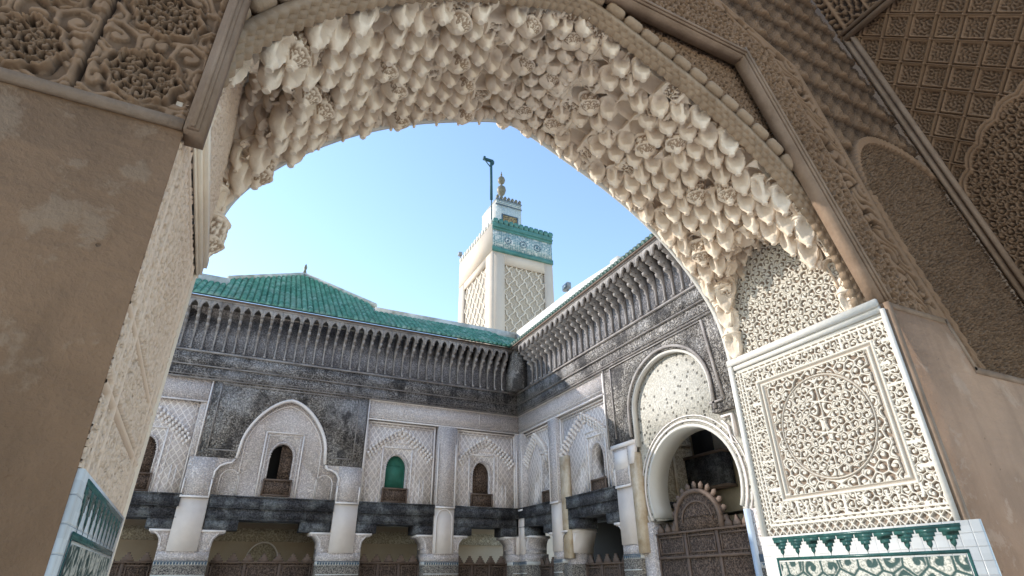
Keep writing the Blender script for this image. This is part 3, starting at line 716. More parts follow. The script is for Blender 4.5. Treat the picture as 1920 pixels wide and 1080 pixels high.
screen(FB, 3.06, 4.54, .41, -.35, 'brown cedar screen with stepped crest below the green shuttered window')
screen(FB, 5.43, 6.88, .39, -.35, 'brown cedar screen with stepped crest below the brown shuttered window beside the corner')
screen(FR, 12.3, 13.7, .33, -.35, 'narrow dark cedar screen in the shadowed bay right beside the courtyard corner', pan=2)
screen(FR, 9.62, 11.5, .31, -.35, 'dark cedar screen with stepped crest left of the tall horseshoe arch')
gate = screen(FR, 6.5, 8.72, .72, -.12, 'large carved cedar gate with round crest filling the horseshoe arch', 'gate', None, mer=False, pan=3)
m = MB(); prism(m, FR, arch(7.62, .52, .72, .86, 1.33, 20), -.18, -.10); m.build('gate_crest', 'brownwood', gate)
m = MB(); band(m, FR, [(8.14, .72)]+curvepts(7.62, .52, .86, 1.33, 20, 'round')+[(7.10, .72)], .06, -.19, -.07); band(m, FR, curvepts(7.62, .36, .86, 1.16, 20, 'round'), .025, -.10, -.08)
for i in range(13):
    a = math.pi*(i+.0)/12; c = (7.62+.54*math.cos(a), .86+.49*math.sin(a)); e = (7.62+.67*math.cos(a), .86+.63*math.sin(a))
    nx, nz = -math.sin(a)*.038, math.cos(a)*.038
    prism(m, FR, [(c[0]-nx, c[1]-nz), ((c[0]*.35+e[0]*.65)-nx*1.2, (c[1]*.35+e[1]*.65)-nz*1.2), e, ((c[0]*.35+e[0]*.65)+nx*1.2, (c[1]*.35+e[1]*.65)+nz*1.2), (c[0]+nx, c[1]+nz)], -.15, -.125)
for u in (8.62, 8.42, 8.24, 6.98, 6.8, 6.62): prism(m, FR, [(u-.07, .72), (u+.07, .72), (u+.07, .78), (u+.03, .82), (u, .88), (u-.03, .82), (u-.07, .78)], -.16, -.11)
m.build('gate_crest_frame', 'brownplain', gate)

# ------------------------------------------------------------------ minaret
mi = thing('minaret', 'tall square minaret with diamond lattice panels and blue green tiled crown', 'tower')
X0, X1, Y0, Y1 = 10.78, 14.50, 24.0, 28.9
m = MB(); m.box(X0, X1, Y0+.02, Y1, -1.6, 18.05); m.build('shaft', 'minaret', mi)
def sebka(par, F, u0, u1, z0, z1, pw, ph):
    nu, nv = 220, int(220*(z1-z0)/(u1-u0)); uu, zz = np.meshgrid(np.linspace(0, u1-u0, nu), np.linspace(0, z1-z0, nv))
    a = uu/pw; b = zz/ph
    row = np.floor(b*2); x = (a+.5*(row % 2)) % 1-.5
    def rib(sg): return np.abs(((a+sg*b+.08*np.sin(2*np.pi*b*2)) % 1)-.5)
    r = np.minimum(rib(1), rib(-1)); r = 1-sstep(r, .05, .11)
    cu = ((a+b+.5) % 1)-.5; cv = ((a-b+.5) % 1)-.5; rr = np.abs(cu)+np.abs(cv)
    r2_ = np.exp(-((rr-.5)/.06)**2)*.7
    lab = .45*sstep(labyrinth(nu, nv, 8, 5), -.2, .3)
    h = np.maximum(np.maximum(r, r2_*.5), lab)
    hfield(m_ := MB(), lambda i, j, H: tuple(np.moveaxis(np.array(F.p(0, 0, 0))[None, None, :]*0, -1, 0)) if False else _map(F, u0+i*(u1-u0), (H-1)*.10, z0+j*(z1-z0)), nu, nv, h, h)
    m_.build('lattice_panel', 'minrel', par)
def _map(F, u, d, z):
    if type(F).__name__ == 'FrameL': return (-.49+(3.97-u)/1.72*(.012+.032*np.clip(1.8-z, 0, 1.9))+d, u, z)
    if isinstance(F, FrameY): return (u, F.y+F.g*d, z)
    return (F.x+F.g*d, u, z)
def pframe(par, F, u0, u1, z0, z1, mat='minaret'):
    m = MB(); frame_lines(m, F, u0, u1, z0, z1, .07, 0.0, .14); m.build('panel_frame', mat, par)
FM, FML = FrameY(Y0-.06), FrameX(X0-.06)
m = MB()
fbox(m, FM, X0, 11.42, -.06, .06, 2, 16.2); fbox(m, FM, 13.95, X1, -.06, .06, 2, 16.2); fbox(m, FM, 11.42, 13.95, -.06, .06, 15.5, 16.2)
fbox(m, FML, Y0-.12, 24.75, -.06, .06, 2, 16.2); fbox(m, FML, 28.05, Y1, -.06, .06, 2, 16.2); fbox(m, FML, 24.75, 28.05, -.06, .06, 15.7, 16.2)
fbox(m, FML, Y0-.12, Y1, -.06, .09, 16.2, 18.0)
m.build('corner_masonry', 'minaret', mi)
sebka(mi, FM, 11.42, 13.95, 9.5, 15.5, .62, .95); sebka(mi, FML, 24.75, 28.05, 9.5, 15.7, .72, .95)
m = MB(); fbox(m, FM, X0-.1, X1, -.06, .09, 16.48, 17.62); m.build('tile_band', 'zel', mi)
m = MB(); fbox(m, FM, X0-.12, X1+.03, -.06, .13, 16.2, 16.48); fbox(m, FM, X0-.12, X1+.03, -.06, .13, 17.62, 17.80); fbox(m, FM, X0-.13, X1+.05, -.06, .17, 17.80, 17.90); fbox(m, FM, X0-.12, X1+.03, -.06, .12, 17.9, 18.08)
for i in range(12):
    c = X0+.08+(X1-X0-.12)*i/11; prism(m, FM, [(c-.12, 18.08), (c-.12, 18.2), (c-.17, 18.28), (c-.10, 18.42), (c+.10, 18.42), (c+.17, 18.28), (c+.12, 18.2), (c+.12, 18.08)], -.1, .12)
m.build('green_border', 'green', mi)
m = MB()
for i in range(13):
    c = Y0+.1+(Y1-Y0-.2)*i/12; prism(m, FML, [(c-.1, 18.0), (c-.1, 18.18), (c-.14, 18.24), (c-.05, 18.38), (c+.05, 18.38), (c+.14, 18.24), (c+.1, 18.18), (c+.1, 18.0)], -.1, .1)
m.box(X0-.12, X1, Y0, Y1, 18.0, 18.04)
m.build('side_merlons', 'white', mi)
for sx in (11.62, 12.6, 13.52):
    m = MB()
    for k in range(12):
        a = 2*math.pi*k/12; c = (sx+.20*math.cos(a), 17.06+.20*math.sin(a)); prism(m, FM, [(c[0]+.05*math.cos(q), c[1]+.05*math.sin(q)) for q in (0, 1.57, 3.14, 4.71)], .09, .10)
    prism(m, FM, [(sx+.07*math.cos(q*.785), 17.06+.07*math.sin(q*.785)) for q in range(8)], .09, .10)
    m.build('tile_star', 'tile_blue', mi)
LX0, LX1, LY0, LY1 = 11.72, 13.47, 25.7, 27.9
m = MB(); m.box(LX0, LX1, LY0+.02, LY1, 18.0, 21.35); m.build('lantern', 'white', mi)
FL = FrameY(LY0)
m = MB(); fbox(m, FL, LX0, LX1, -.02, .03, 18.0, 20.9); fbox(m, FL, LX0, LX1, -.02, .05, 20.98, 21.3); m.build('lantern_tiles', 'zel', mi)
m = MB(); fbox(m, FL, LX0-.03, LX1+.03, -.02, .07, 20.9, 20.98); fbox(m, FL, LX0-.03, LX1+.03, -.02, .08, 21.3, 21.36)
for zz in (21.08, 21.2): fbox(m, FL, LX0, LX1, .05, .06, zz, zz+.03)
m.build('lantern_border', 'tile_blue', mi)
m = MB(); fbox(m, FL, 12.15, 13.15, .03, .05, 18.9, 20.2); m.build('lantern_window', carved('lantern_grille', (.45, .33, .16), (.10, .08, .06), 8, .03), mi)
m = MB(); frame_lines(m, FL, 12.08, 13.22, 18.9, 20.28, .07, .03, .07); m.build('lantern_frame', 'tile_blue', mi)
m = MB()
for i in range(7):
    c = LX0+.1+(LX1-LX0-.2)*i/6; prism(m, FL, [(c-.07, 21.36), (c-.07, 21.45), (c-.11, 21.52), (c-.04, 21.66), (c+.04, 21.66), (c+.11, 21.52), (c+.07, 21.45), (c+.07, 21.36)], -.1, .05)
m.build('lantern_merlons', 'bronze', mi)
m = MB(); m.box(LX0-.03, LX1+.03, LY0, LY1, 21.3, 21.34)
lathe(m, [(.35, 21.3), (.42, 21.7), (.35, 22.05), (.15, 22.3), (.1, 22.4)], (12.6, 26.8, 0), 16); m.build('lantern_dome', 'white', mi)
m = MB(); lathe(m, [(.06, 22.3), (.07, 22.55), (.12, 22.6), (.25, 22.8), (.31, 23.05), (.27, 23.25), (.10, 23.42), (.06, 23.5), (.08, 23.56), (.20, 23.68), (.26, 23.88), (.2, 24.08), (.07, 24.2), (.05, 24.3), (.08, 24.36), (.04, 24.42), (.02, 24.62), (0, 24.66)], (12.6, 26.8, 0), 18)
m.build('orb_finial', 'bronze', mi, smooth=True)
fp_ = thing('gallows_mast', 'dark blue green mast with a short crossarm rising from the minaret edge', 'mast')
m = MB(); tube(m, (10.80, 24.3, 17.9), (10.77, 24.3, 20.1), .035); tube(m, (10.77, 24.3, 20.0), (10.72, 24.3, 22.9), .085); m.build('pole', 'mast', fp_)
m = MB(); m.box(10.25, 10.85, 24.22, 24.38, 22.86, 23.0); tube(m, (10.3, 24.3, 22.86), (10.68, 24.3, 22.45), .035); m.box(10.2, 10.32, 24.2, 24.4, 22.9, 23.08); m.box(10.7, 10.9, 24.2, 24.4, 22.7, 22.9); m.build('crossarm', 'mast', fp_)
fl = thing('floodlight', 'small grey floodlight on top of the white right parapet below the minaret', 'floodlight')
m = MB(); m.box(7.5, 7.56, 11.62, 11.66, 7.10, 7.2); m.build('stand', 'metal', fl)
m = MB(); m.box(7.44, 7.56, 11.5, 11.78, 7.2, 7.38); m.build('housing', 'metal', fl)
m = MB(); m.box(7.425, 7.44, 11.52, 11.76, 7.22, 7.36); m.build('lens', 'tile_blue', fl)
wl = thing('wall_lamp', 'tiny dark lamp fixed high on the left edge of the minaret', 'lamp')
m = MB(); m.box(10.5, 10.72, 28.75, 28.95, 18.55, 18.8).box(10.6, 10.66, 28.8, 28.86, 18.35, 18.55); m.build('lamp_housing', 'metal', wl)

# ================================================================== THE NEAR ARCH
XL, XR = -.48, 4.60; XC = 2.06
YN_, YF_ = 2.55, 3.99
KX = np.array([2.54, 2.52, 2.44, 2.12, 1.68, 1.14, .62, .10, -.16, -.62, -1.14, -1.68, -2.12, -2.44, -2.52, -2.54])
KZ = np.array([1.98, 2.3, 2.66, 3.14, 3.56, 3.90, 4.13, 4.36, 4.40, 4.20, 3.95, 3.58, 3.14, 2.66, 2.3, 1.98])
def resample(x, z, n):
    for _ in range(3):      # corner cutting, ends kept
        nx, nz = [x[0]], [z[0]]
        for i in range(len(x)-1):
            nx += [x[i]*.75+x[i+1]*.25, x[i]*.25+x[i+1]*.75]; nz += [z[i]*.75+z[i+1]*.25, z[i]*.25+z[i+1]*.75]
        nx.append(x[-1]); nz.append(z[-1]); x, z = np.array(nx), np.array(nz)
    s = np.concatenate(([0], np.cumsum(np.hypot(np.diff(x), np.diff(z))))); t = np.linspace(0, s[-1], n)
    return np.interp(t, s, x), np.interp(t, s, z), s[-1]
CXp, CZp, CL = resample(KX, KZ, 161)         # goes right spring -> crown -> left spring
def cpt(s, off=0.):                            # s in metres along the curve, off outward
    t = np.clip(s/CL, 0, 1)*160; i = int(min(t, 159)); f_ = t-i
    x = CXp[i]*(1-f_)+CXp[i+1]*f_; z = CZp[i]*(1-f_)+CZp[i+1]*f_
    tx, tz = CXp[i+1]-CXp[i], CZp[i+1]-CZp[i]; L = math.hypot(tx, tz); nx, nz = tz/L, -tx/L
    return XC+x+nx*off, z+nz*off, nx, nz
def offcurve(off, n=120): return [cpt(CL*i/(n-1), off)[:2] for i in range(n)]

ar = thing('muqarnas_arch', 'wide pointed arch dripping with cream stalactite stucco that frames the courtyard view', 'arch')
# masonry round the opening; unseen top and pale courtyard side shaped to steer light
op = [((XC+math.copysign(2.64, x-XC)) if z < 3.16 else x, z) for x, z in offcurve(.20, 80)]
outer = [(-9, -1.6), (XL-.02, -1.6), (XL-.02, 1.9)]+[(x, z) for x, z in op[::-1]]+[(XR+.02, 1.9), (XR+.02, -1.6), (13, -1.6), (13, 8.5), (1.2, 8.5), (1.2, 7.2), (-9, 7.2)]
m = MB(); prism(m, FrameY(0, 1), outer, 2.56, 3.96); m.build('masonry', plain('courtyard_side_stucco', (.74, .69, .62), .9, .12), ar)

def zmin(y):                                   # lower limit of the stalactites over the spandrel panels
    if y > 3.84 or y < 2.60: return 1.97
    t = (y-2.60)/(3.84-2.60); return 2.0+1.05*max(0, 1-abs(2*t-1.06)**2.3)**.6
LS, LY = .178, .176
def honeycomb(mb):
    """vault surface behind the drums: hollow niches and pierced panels, cell by cell"""
    du = .009; nu, nv = int(CL/du), int((YF_-YN_+.06)/du)
    S, Y = np.meshgrid(np.linspace(0, CL, nu), np.linspace(YN_-.01, YF_-.01, nv))
    tt = np.clip(S/CL, 0, 1)*160; i0 = np.minimum(tt.astype(int), 159); f = tt-i0
    x = CXp[i0]*(1-f)+CXp[i0+1]*f; z = CZp[i0]*(1-f)+CZp[i0+1]*f
    tx, tz = CXp[i0+1]-CXp[i0], CZp[i0+1]-CZp[i0]; L = np.hypot(tx, tz); nx, nz = tz/L, -tx/L
    ker = np.ones(31)/31
    for a in (nx, nz):
        for k in range(nv): a[k] = np.convolve(np.pad(a[k], 15, mode='edge'), ker, 'valid')
    up_ = np.where(S < CL/2, S, CL-S); side = (S >= CL/2).astype(int)
    q = up_/(LS*1.25)+.25; tier = np.floor(q); b = q-tier
    yy = (Y-YN_)/LY+.5*(tier % 2)+.25*side; col = np.floor(yy); a = 2*(yy-col)-1
    def hsh(k): v = np.sin(tier*12.9898+col*78.233+side*37.7+k*4.1414)*43758.5453; return v-np.floor(v)
    h1, h2 = hsh(1), hsh(2); aa = np.abs(a); top = .93-.42*aa**2.1
    edge = sstep(top-b, 0., .05)*sstep(1-aa, .03, .13); round_ = np.sqrt(np.clip(1-(aa*1.04)**2, 0, 1)); head = np.clip((b/np.maximum(top, .05)), 0, 1)
    dn = .095*(.30+.70*round_)*(1-.45*head**3)*edge
    tr = net(nu, nv, 8.5, 311, .34); pa = sstep(.80-aa, 0, .08)*sstep(b, .12, .2)*sstep(.86-b, 0, .08)
    dp = -.045*round_+.022*pa*(1-tr)
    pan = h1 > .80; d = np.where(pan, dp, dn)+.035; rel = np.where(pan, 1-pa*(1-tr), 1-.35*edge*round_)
    fil = np.exp(-(((b-top-.035)/.035)**2))*(aa < .92); d = d-.013*fil
    d = d*np.where((Y > YF_-.03), .3, 1)
    Xw = XC+x+nx*(d+.005); Zw = z+nz*(d+.005)
    zl = np.array([zmin(v) for v in Y[:, 0]])[:, None]
    keep = (Zw > zl) & ~((Xw < XC) & (Y < 2.66) & (Zw < 2.85))
    Xw = XC+np.clip(Xw-XC, -2.565, 2.565)
    idx = np.arange(nu*nv).reshape(nv, nu)
    qd = np.stack([idx[:-1, :-1], idx[:-1, 1:], idx[1:, 1:], idx[1:, :-1]], -1)[keep[:-1, :-1] & keep[1:, 1:]]
    mb.add(np.stack([Xw.ravel(), Y.ravel(), Zw.ravel()], 1), qd.reshape(-1, 4), rel)
def unit_mesh(kind):
    """one drum: stem, flare, drum with an arch-headed sunk face, thin collar"""
    nth = 33; th = np.linspace(-math.pi, math.pi, nth)
    P = [(.0, .0), (.24, .0), (.30, .03), (.25, .06), (.32, .11), (.46, .17), (.61, .23), (.75, .29), (.86, .36), (.93, .43), (.96, .50), (.97, .58), (.97, .66), (.97, .71), (.97, .76), (.97, .80), (1.0, .83), (1.13, .85), (1.15, .88), (1.08, .91), (.9, .93), (.86, .97), (.6, 1.08), (0, 1.1)]
    r = np.array([a for a, b in P]); z = np.array([b for a, b in P])
    T, Rr = np.meshgrid(th, r); _, Z = np.meshgrid(th, z)
    sq = (np.abs(np.cos(T))**2.6+np.abs(np.sin(T))**2.6)**(-1/2.6); rad = Rr*sq
    if kind == 0:
        top = .82-.34*(np.abs(T)/1.0)**2.3
        ins = sstep(1.02-np.abs(T), 0, .10)*sstep(top-Z, -.01, .04)*sstep(Z, .16, .36)
        rad = rad*(1-.66*ins*np.cos(np.clip(T, -1.4, 1.4)*.9))
    else:
        Ta = np.abs(np.abs(T)-.72); top = .82-.30*(Ta/.55)**2.2
        ins = sstep(.56-Ta, 0, .10)*sstep(top-Z, -.01, .04)*sstep(Z, .16, .36)
        rad = rad*(1-.50*ins*np.cos(np.clip(Ta, 0, 1)*1.6))
    V = np.stack([(rad*np.cos(T)).ravel(), (rad*np.sin(T)).ravel(), Z.ravel()], 1); V[:, 2] *= 1
    idx = np.arange(V.shape[0]).reshape(len(P), nth); q = np.stack([idx[:-1, :-1], idx[:-1, 1:], idx[1:, 1:], idx[1:, :-1]], -1).reshape(-1, 4)
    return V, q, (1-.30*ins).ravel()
def pierced_mesh(seed):
    """broad drum whose swelling front is a pierced panel between two thin collars"""
    nth, nt = 49, 40; th = np.linspace(-math.pi, math.pi, nth)
    P = [(.0, .0), (.24, .0), (.30, .03), (.26, .06), (.45, .14), (.72, .24), (.95, .32), (1.08, .36), (1.1, .38), (1.02, .40), (1.03, .45), (1.05, .6), (1.03, .78), (1.02, .81), (1.13, .83), (1.15, .86), (1.05, .89), (.85, .93), (.5, 1.0), (0, 1.02)]
    pr = np.array(P); s_ = np.concatenate(([0], np.cumsum(np.hypot(np.diff(pr[:, 0]), np.diff(pr[:, 1])*2.2)))); t = np.linspace(0, s_[-1], nt)
    r = np.interp(t, s_, pr[:, 0]); z = np.interp(t, s_, pr[:, 1]); T, Rr = np.meshgrid(th, r); _, Z = np.meshgrid(th, z)
    sq = (np.abs(np.cos(T))**3+np.abs(np.sin(T))**3)**(-1/3.); tr = net(nth, nt, 5.0, seed, .26)
    w_ = (np.abs(T) < 1.35)*(Z > .14)*(Z < .80)*(np.abs(Z-.38) > .03); rad = Rr*sq*(1-.13*w_*(1-tr))
    V = np.stack([(rad*np.cos(T)).ravel(), (rad*np.sin(T)).ravel(), Z.ravel()], 1)
    idx = np.arange(nth*nt).reshape(nt, nth); q = np.stack([idx[:-1, :-1], idx[:-1, 1:], idx[1:, 1:], idx[1:, :-1]], -1).reshape(-1, 4)
    return V, q, (1-w_*(1-tr)).ravel()
UN = [unit_mesh(0), unit_mesh(1), pierced_mesh(5), pierced_mesh(15), pierced_mesh(25)]
def place_unit(mb, k, p, face, r, h):
    V, q, rel = UN[k]; c, s = math.cos(face), math.sin(face)
    v = V.copy(); v[:, 0] *= r; v[:, 1] *= r; v[:, 2] *= h
    mb.add(np.stack([v[:, 0]*c-v[:, 1]*s+p[0], v[:, 0]*s+v[:, 1]*c+p[1], v[:, 2]+p[2]], 1), q, rel)
mq = MB(); honeycomb(mq)
def bead(mb, p, r): lathe(mb, [(0, -r), (r*.7, -r*.7), (r, 0), (r*.7, r*.7), (0, r*1.3)], p, 7)
for side in (0, 1):
    for t in range(0, int(CL/2/LS)+1):
        for c in range(-1, 10):
            y = YN_+.02+LY*(c+.5*(t % 2)+.12*side)
            if not (YN_+(.05 if side == 0 else .09) < y < YF_-.06): continue
            u = t*LS+.05; s = u if side == 0 else CL-u
            if u > CL/2: continue
            x, z, nx, nz = cpt(s, 0.)
            if z < zmin(y)+.02: continue
            st = abs(nx); sg = 1 if nx > 0 else -1
            if (c*5+t*3+side) % 9 == 0: continue              # here a niche or a pierced panel shows
            if st < .42 and (c+t*2) % 3 == 0: continue
            rot = .25 if (c+t) % 2 else -.15
            face = math.atan2(-.42-.6*(1-st), -sg*(st+.05))+rot*st
            kind = 0 if (t+c) % 3 else 1
            r = (.090 if z > 2.55 or y > 2.9 else .055)*rnd.uniform(.97, 1.03); h = .37*(.45+.55*st)
            if side == 1 and y < 2.70 and z < 2.85: continue
            px = x+nx*.035*st; px = XC+max(-2.52, min(2.52, px-XC)); pz = z-.22*st-.06*(1-st)
            if (c*3+t*2+side) % 8 == 0 and r > .07: place_unit(mq, 2+(c+t) % 3, (px, y, pz), face-rot*st, r*1.06, h*1.05)
            else:
                place_unit(mq, kind, (px, y, pz), face, r, h)
                bead(mq, (px+math.cos(face)*r*1.12, y+math.sin(face)*r*1.12, pz+h*.90), .013)
for c in range(9):                             # the row that meets at the crown
    y = YN_+.09+.16*c; x, z, nx, nz = cpt(CL/2, 0.)
    place_unit(mq, (2+c % 3) if c % 3 == 1 else 0, (x+.02*(-1)**c, y, z-.12), -1.57+.4*(-1)**c, .088, .21)
    for sg in (-1, 1): place_unit(mq, 1, (x+sg*.15, y+.07, z-.115), -1.57+sg*.5, .08, .20)
# hanging columns that close the vault over the spandrel panels
for sg in (-1, 1):
    for i in range(12):
        y = 2.62+1.22*i/11; zl = zmin(y); xi = np.interp(zl, KZ[:8], KX[:8]); k = 0
        while xi+.02+.115*k < 2.56:
            place_unit(mq, k % 2, (XC+sg*(xi+.02+.115*k), y+(.05 if k % 2 else 0), zl+.0+.03*(k % 2)), math.atan2(-.55, -sg), .062, .27)
            k += 1
def drop_mesh(nth=20, nt=14):
    th = np.linspace(0, 2*math.pi, nth); P = np.array([(0.0, -.1), (.22, -.06), (.3, .02), (.24, .1), (.5, .22), (.85, .40), (1.0, .6), (.95, .8), (.6, .97), (0, 1.0)])
    T, Rr = np.meshgrid(th, P[:, 0]); _, Z = np.meshgrid(th, P[:, 1]); V = np.stack([(Rr*np.cos(T)).ravel(), (Rr*np.sin(T)).ravel(), Z.ravel()], 1)
    idx = np.arange(len(V)).reshape(len(P), nth); q = np.stack([idx[:-1, :-1], idx[:-1, 1:], idx[1:, 1:], idx[1:, :-1]], -1).reshape(-1, 4); return V, q
DV, DQ = drop_mesh()
def place(mb, k, p, face, r, h): mb.add(DV*np.array([r, r, h])+np.array(p), DQ)
# ledge closing the gap between the panels and the vault
for sg in (-1, 1):
    ys = np.linspace(2.58, 3.86, 30); v = []
    for y in ys:
        zl = zmin(y); xi = np.interp(zl, KZ[:8], KX[:8])
        v += [(XC+sg*2.62, y, zl+.16), (XC+sg*(xi-.02), y, zl+.2)]
    mq.add(v, [[2*i, 2*i+1, 2*i+3, 2*i+2] for i in range(29)])
# courtyard rim: small close lobes with a hanging drop at every third
nr_ = int(CL/.082)
for i in range(nr_+1):
    s = i*CL/nr_; x, z, nx, nz = cpt(s, .02)
    steep = abs(nx)
    place(mq, 1, (x+nx*.02, YF_-.035, z-.07+nz*.03), math.atan2(-.5, -nx*1.5), .044, .12)
    if i % 3 == 0: place(mq, 0, (x+nx*.01, YF_-.05, z-.15+.05*steep), math.atan2(-.6, -nx*1.5), .05, .22)
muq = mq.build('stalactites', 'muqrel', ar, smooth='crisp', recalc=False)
# white arris on the courtyard side
m = MB(); band(m, FrameY(0, 1), offcurve(.05, 120), .13, YF_-.02, YF_+.03); m.build('courtyard_arris', 'white', ar)
# scalloped double braid between vault and wall face
def scallop_strip(mb, off0, off1, y0, y1, pitch, amp, ph):
    """a thin moulding whose inner edge is cut in small lobes"""
    n = int(CL/.011); A, B, C_, D_ = [], [], [], []
    for i in range(n+1):
        s_ = CL*i/n; lobe = amp*abs(math.sin(math.pi*(s_/pitch+ph)))
        xi, zi, nx, nz = cpt(s_, off0-lobe); xo, zo, _, _ = cpt(s_, off1)
        A.append((xi, y0, zi)); B.append((xo, y0, zo)); C_.append((xi, y1, zi)); D_.append((xo, y1, zo))
    v = A+B+C_+D_; k = n+1; f = []
    for i in range(n): f += [[i, i+1, k+i+1, k+i], [i, 2*k+i, 2*k+i+1, i+1], [k+i, k+i+1, 3*k+i+1, 3*k+i]]
    mb.add(v, f)
m = MB()
for r_, (o0, o1, yy) in enumerate(((.0, .07, -.01), (.024, .085, -.04), (.048, .10, -.07))):
    scallop_strip(m, o0, o1, YN_+yy-.022, YN_+yy+.035, .085, .022, .5*(r_ % 2))
m.build('braided_edge', 'tanbead', ar)
m = MB(); scallop_strip(m, .02, .12, YF_-.05, YF_+.02, .118, .034, 0); m.build('scalloped_rim', 'muq', ar)
def shell(mb, s, off, y, ln, r):
    x, z, nx, nz = cpt(s, off); tx, tz = -nz, nx
    n1, n2 = 18, 14; V = []
    for a in range(n1):
        u = -1+2*a/(n1-1); rr = r*(1-abs(u)**5)**.5*(1+.05*abs(math.cos(u*9)))
        for b in range(n2):
            th = 2*math.pi*b/n2; V.append((x+tx*u*ln+nx*rr*math.cos(th), y+rr*math.sin(th), z+tz*u*ln+nz*rr*math.cos(th)))
    mb.add(V, [[a*n2+b, a*n2+(b+1) % n2, (a+1)*n2+(b+1) % n2, (a+1)*n2+b] for a in range(n1-1) for b in range(n2)])
m = MB(); nb = int(CL/.185)
for i in range(nb+1):
    s_ = i*CL/nb
    if CL*.985 > s_ > .12: shell(m, s_, .150, YN_-.10, .094, .050)
m.build('shell_beads', 'tanbead', ar, smooth=True)
# carved wall face around the ring (inside the timber frame)
def wallfield(name, mat, par, u0, u1, z0, z1, y, du, wl, seed, mask, depth=.035, hfun=None, F=None, recalc=True):
    nu, nv = int((u1-u0)/du), int((z1-z0)/du)
    U, Z = np.meshgrid(np.linspace(u0, u1, nu), np.linspace(z0, z1, nv))
    lab = sstep(labyrinth(nu, nv, wl/du, seed), -.25, .25)
    h = lab if hfun is None else hfun(U, Z, lab, nu, nv)
    keep = mask(U, Z) if mask is not None else None
    F = F or FrameY(y)
    mb = MB(); hfield(mb, lambda i, j, H: _map(F, U, (H-1)*depth, Z), nu, nv, h, np.clip(h, 0, 1), keep)
    return mb.build(name, mat, par, recalc=False)
cx_, cz_ = np.array([p[0] for p in offcurve(.06, 200)]), np.array([p[1] for p in offcurve(.06, 200)])
def above_curve(U, Z):
    o = np.argsort(cx_); zc = np.interp(U, cx_[o], cz_[o], left=-9, right=-9); return Z > zc
def inpoly(U, Z, P):
    c = np.zeros(U.shape, bool); n = len(P)
    for i in range(n):
        (x0, y0), (x1, y1) = P[i], P[(i+1) % n]
        if y0 == y1: continue
        c ^= ((y0 > Z) != (y1 > Z)) & (U < (x1-x0)*(Z-y0)/(y1-y0)+x0)
    return c
pin = [(XL, 1.7), (XL, 4.9), (3.77, 4.62), (4.62, 2.0), (4.62, 1.9)]
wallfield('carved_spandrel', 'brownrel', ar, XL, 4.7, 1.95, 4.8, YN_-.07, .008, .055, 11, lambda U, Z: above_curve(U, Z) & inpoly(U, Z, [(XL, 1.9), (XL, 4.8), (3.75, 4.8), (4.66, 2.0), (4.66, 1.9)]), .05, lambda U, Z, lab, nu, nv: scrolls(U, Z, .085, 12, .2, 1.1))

class FrameL(FrameX):
    def p(s, u, d, z): return (-.49+(3.97-u)/1.72*(.012+.032*max(0, min(1.9, 1.8-z)))+d, u, z)
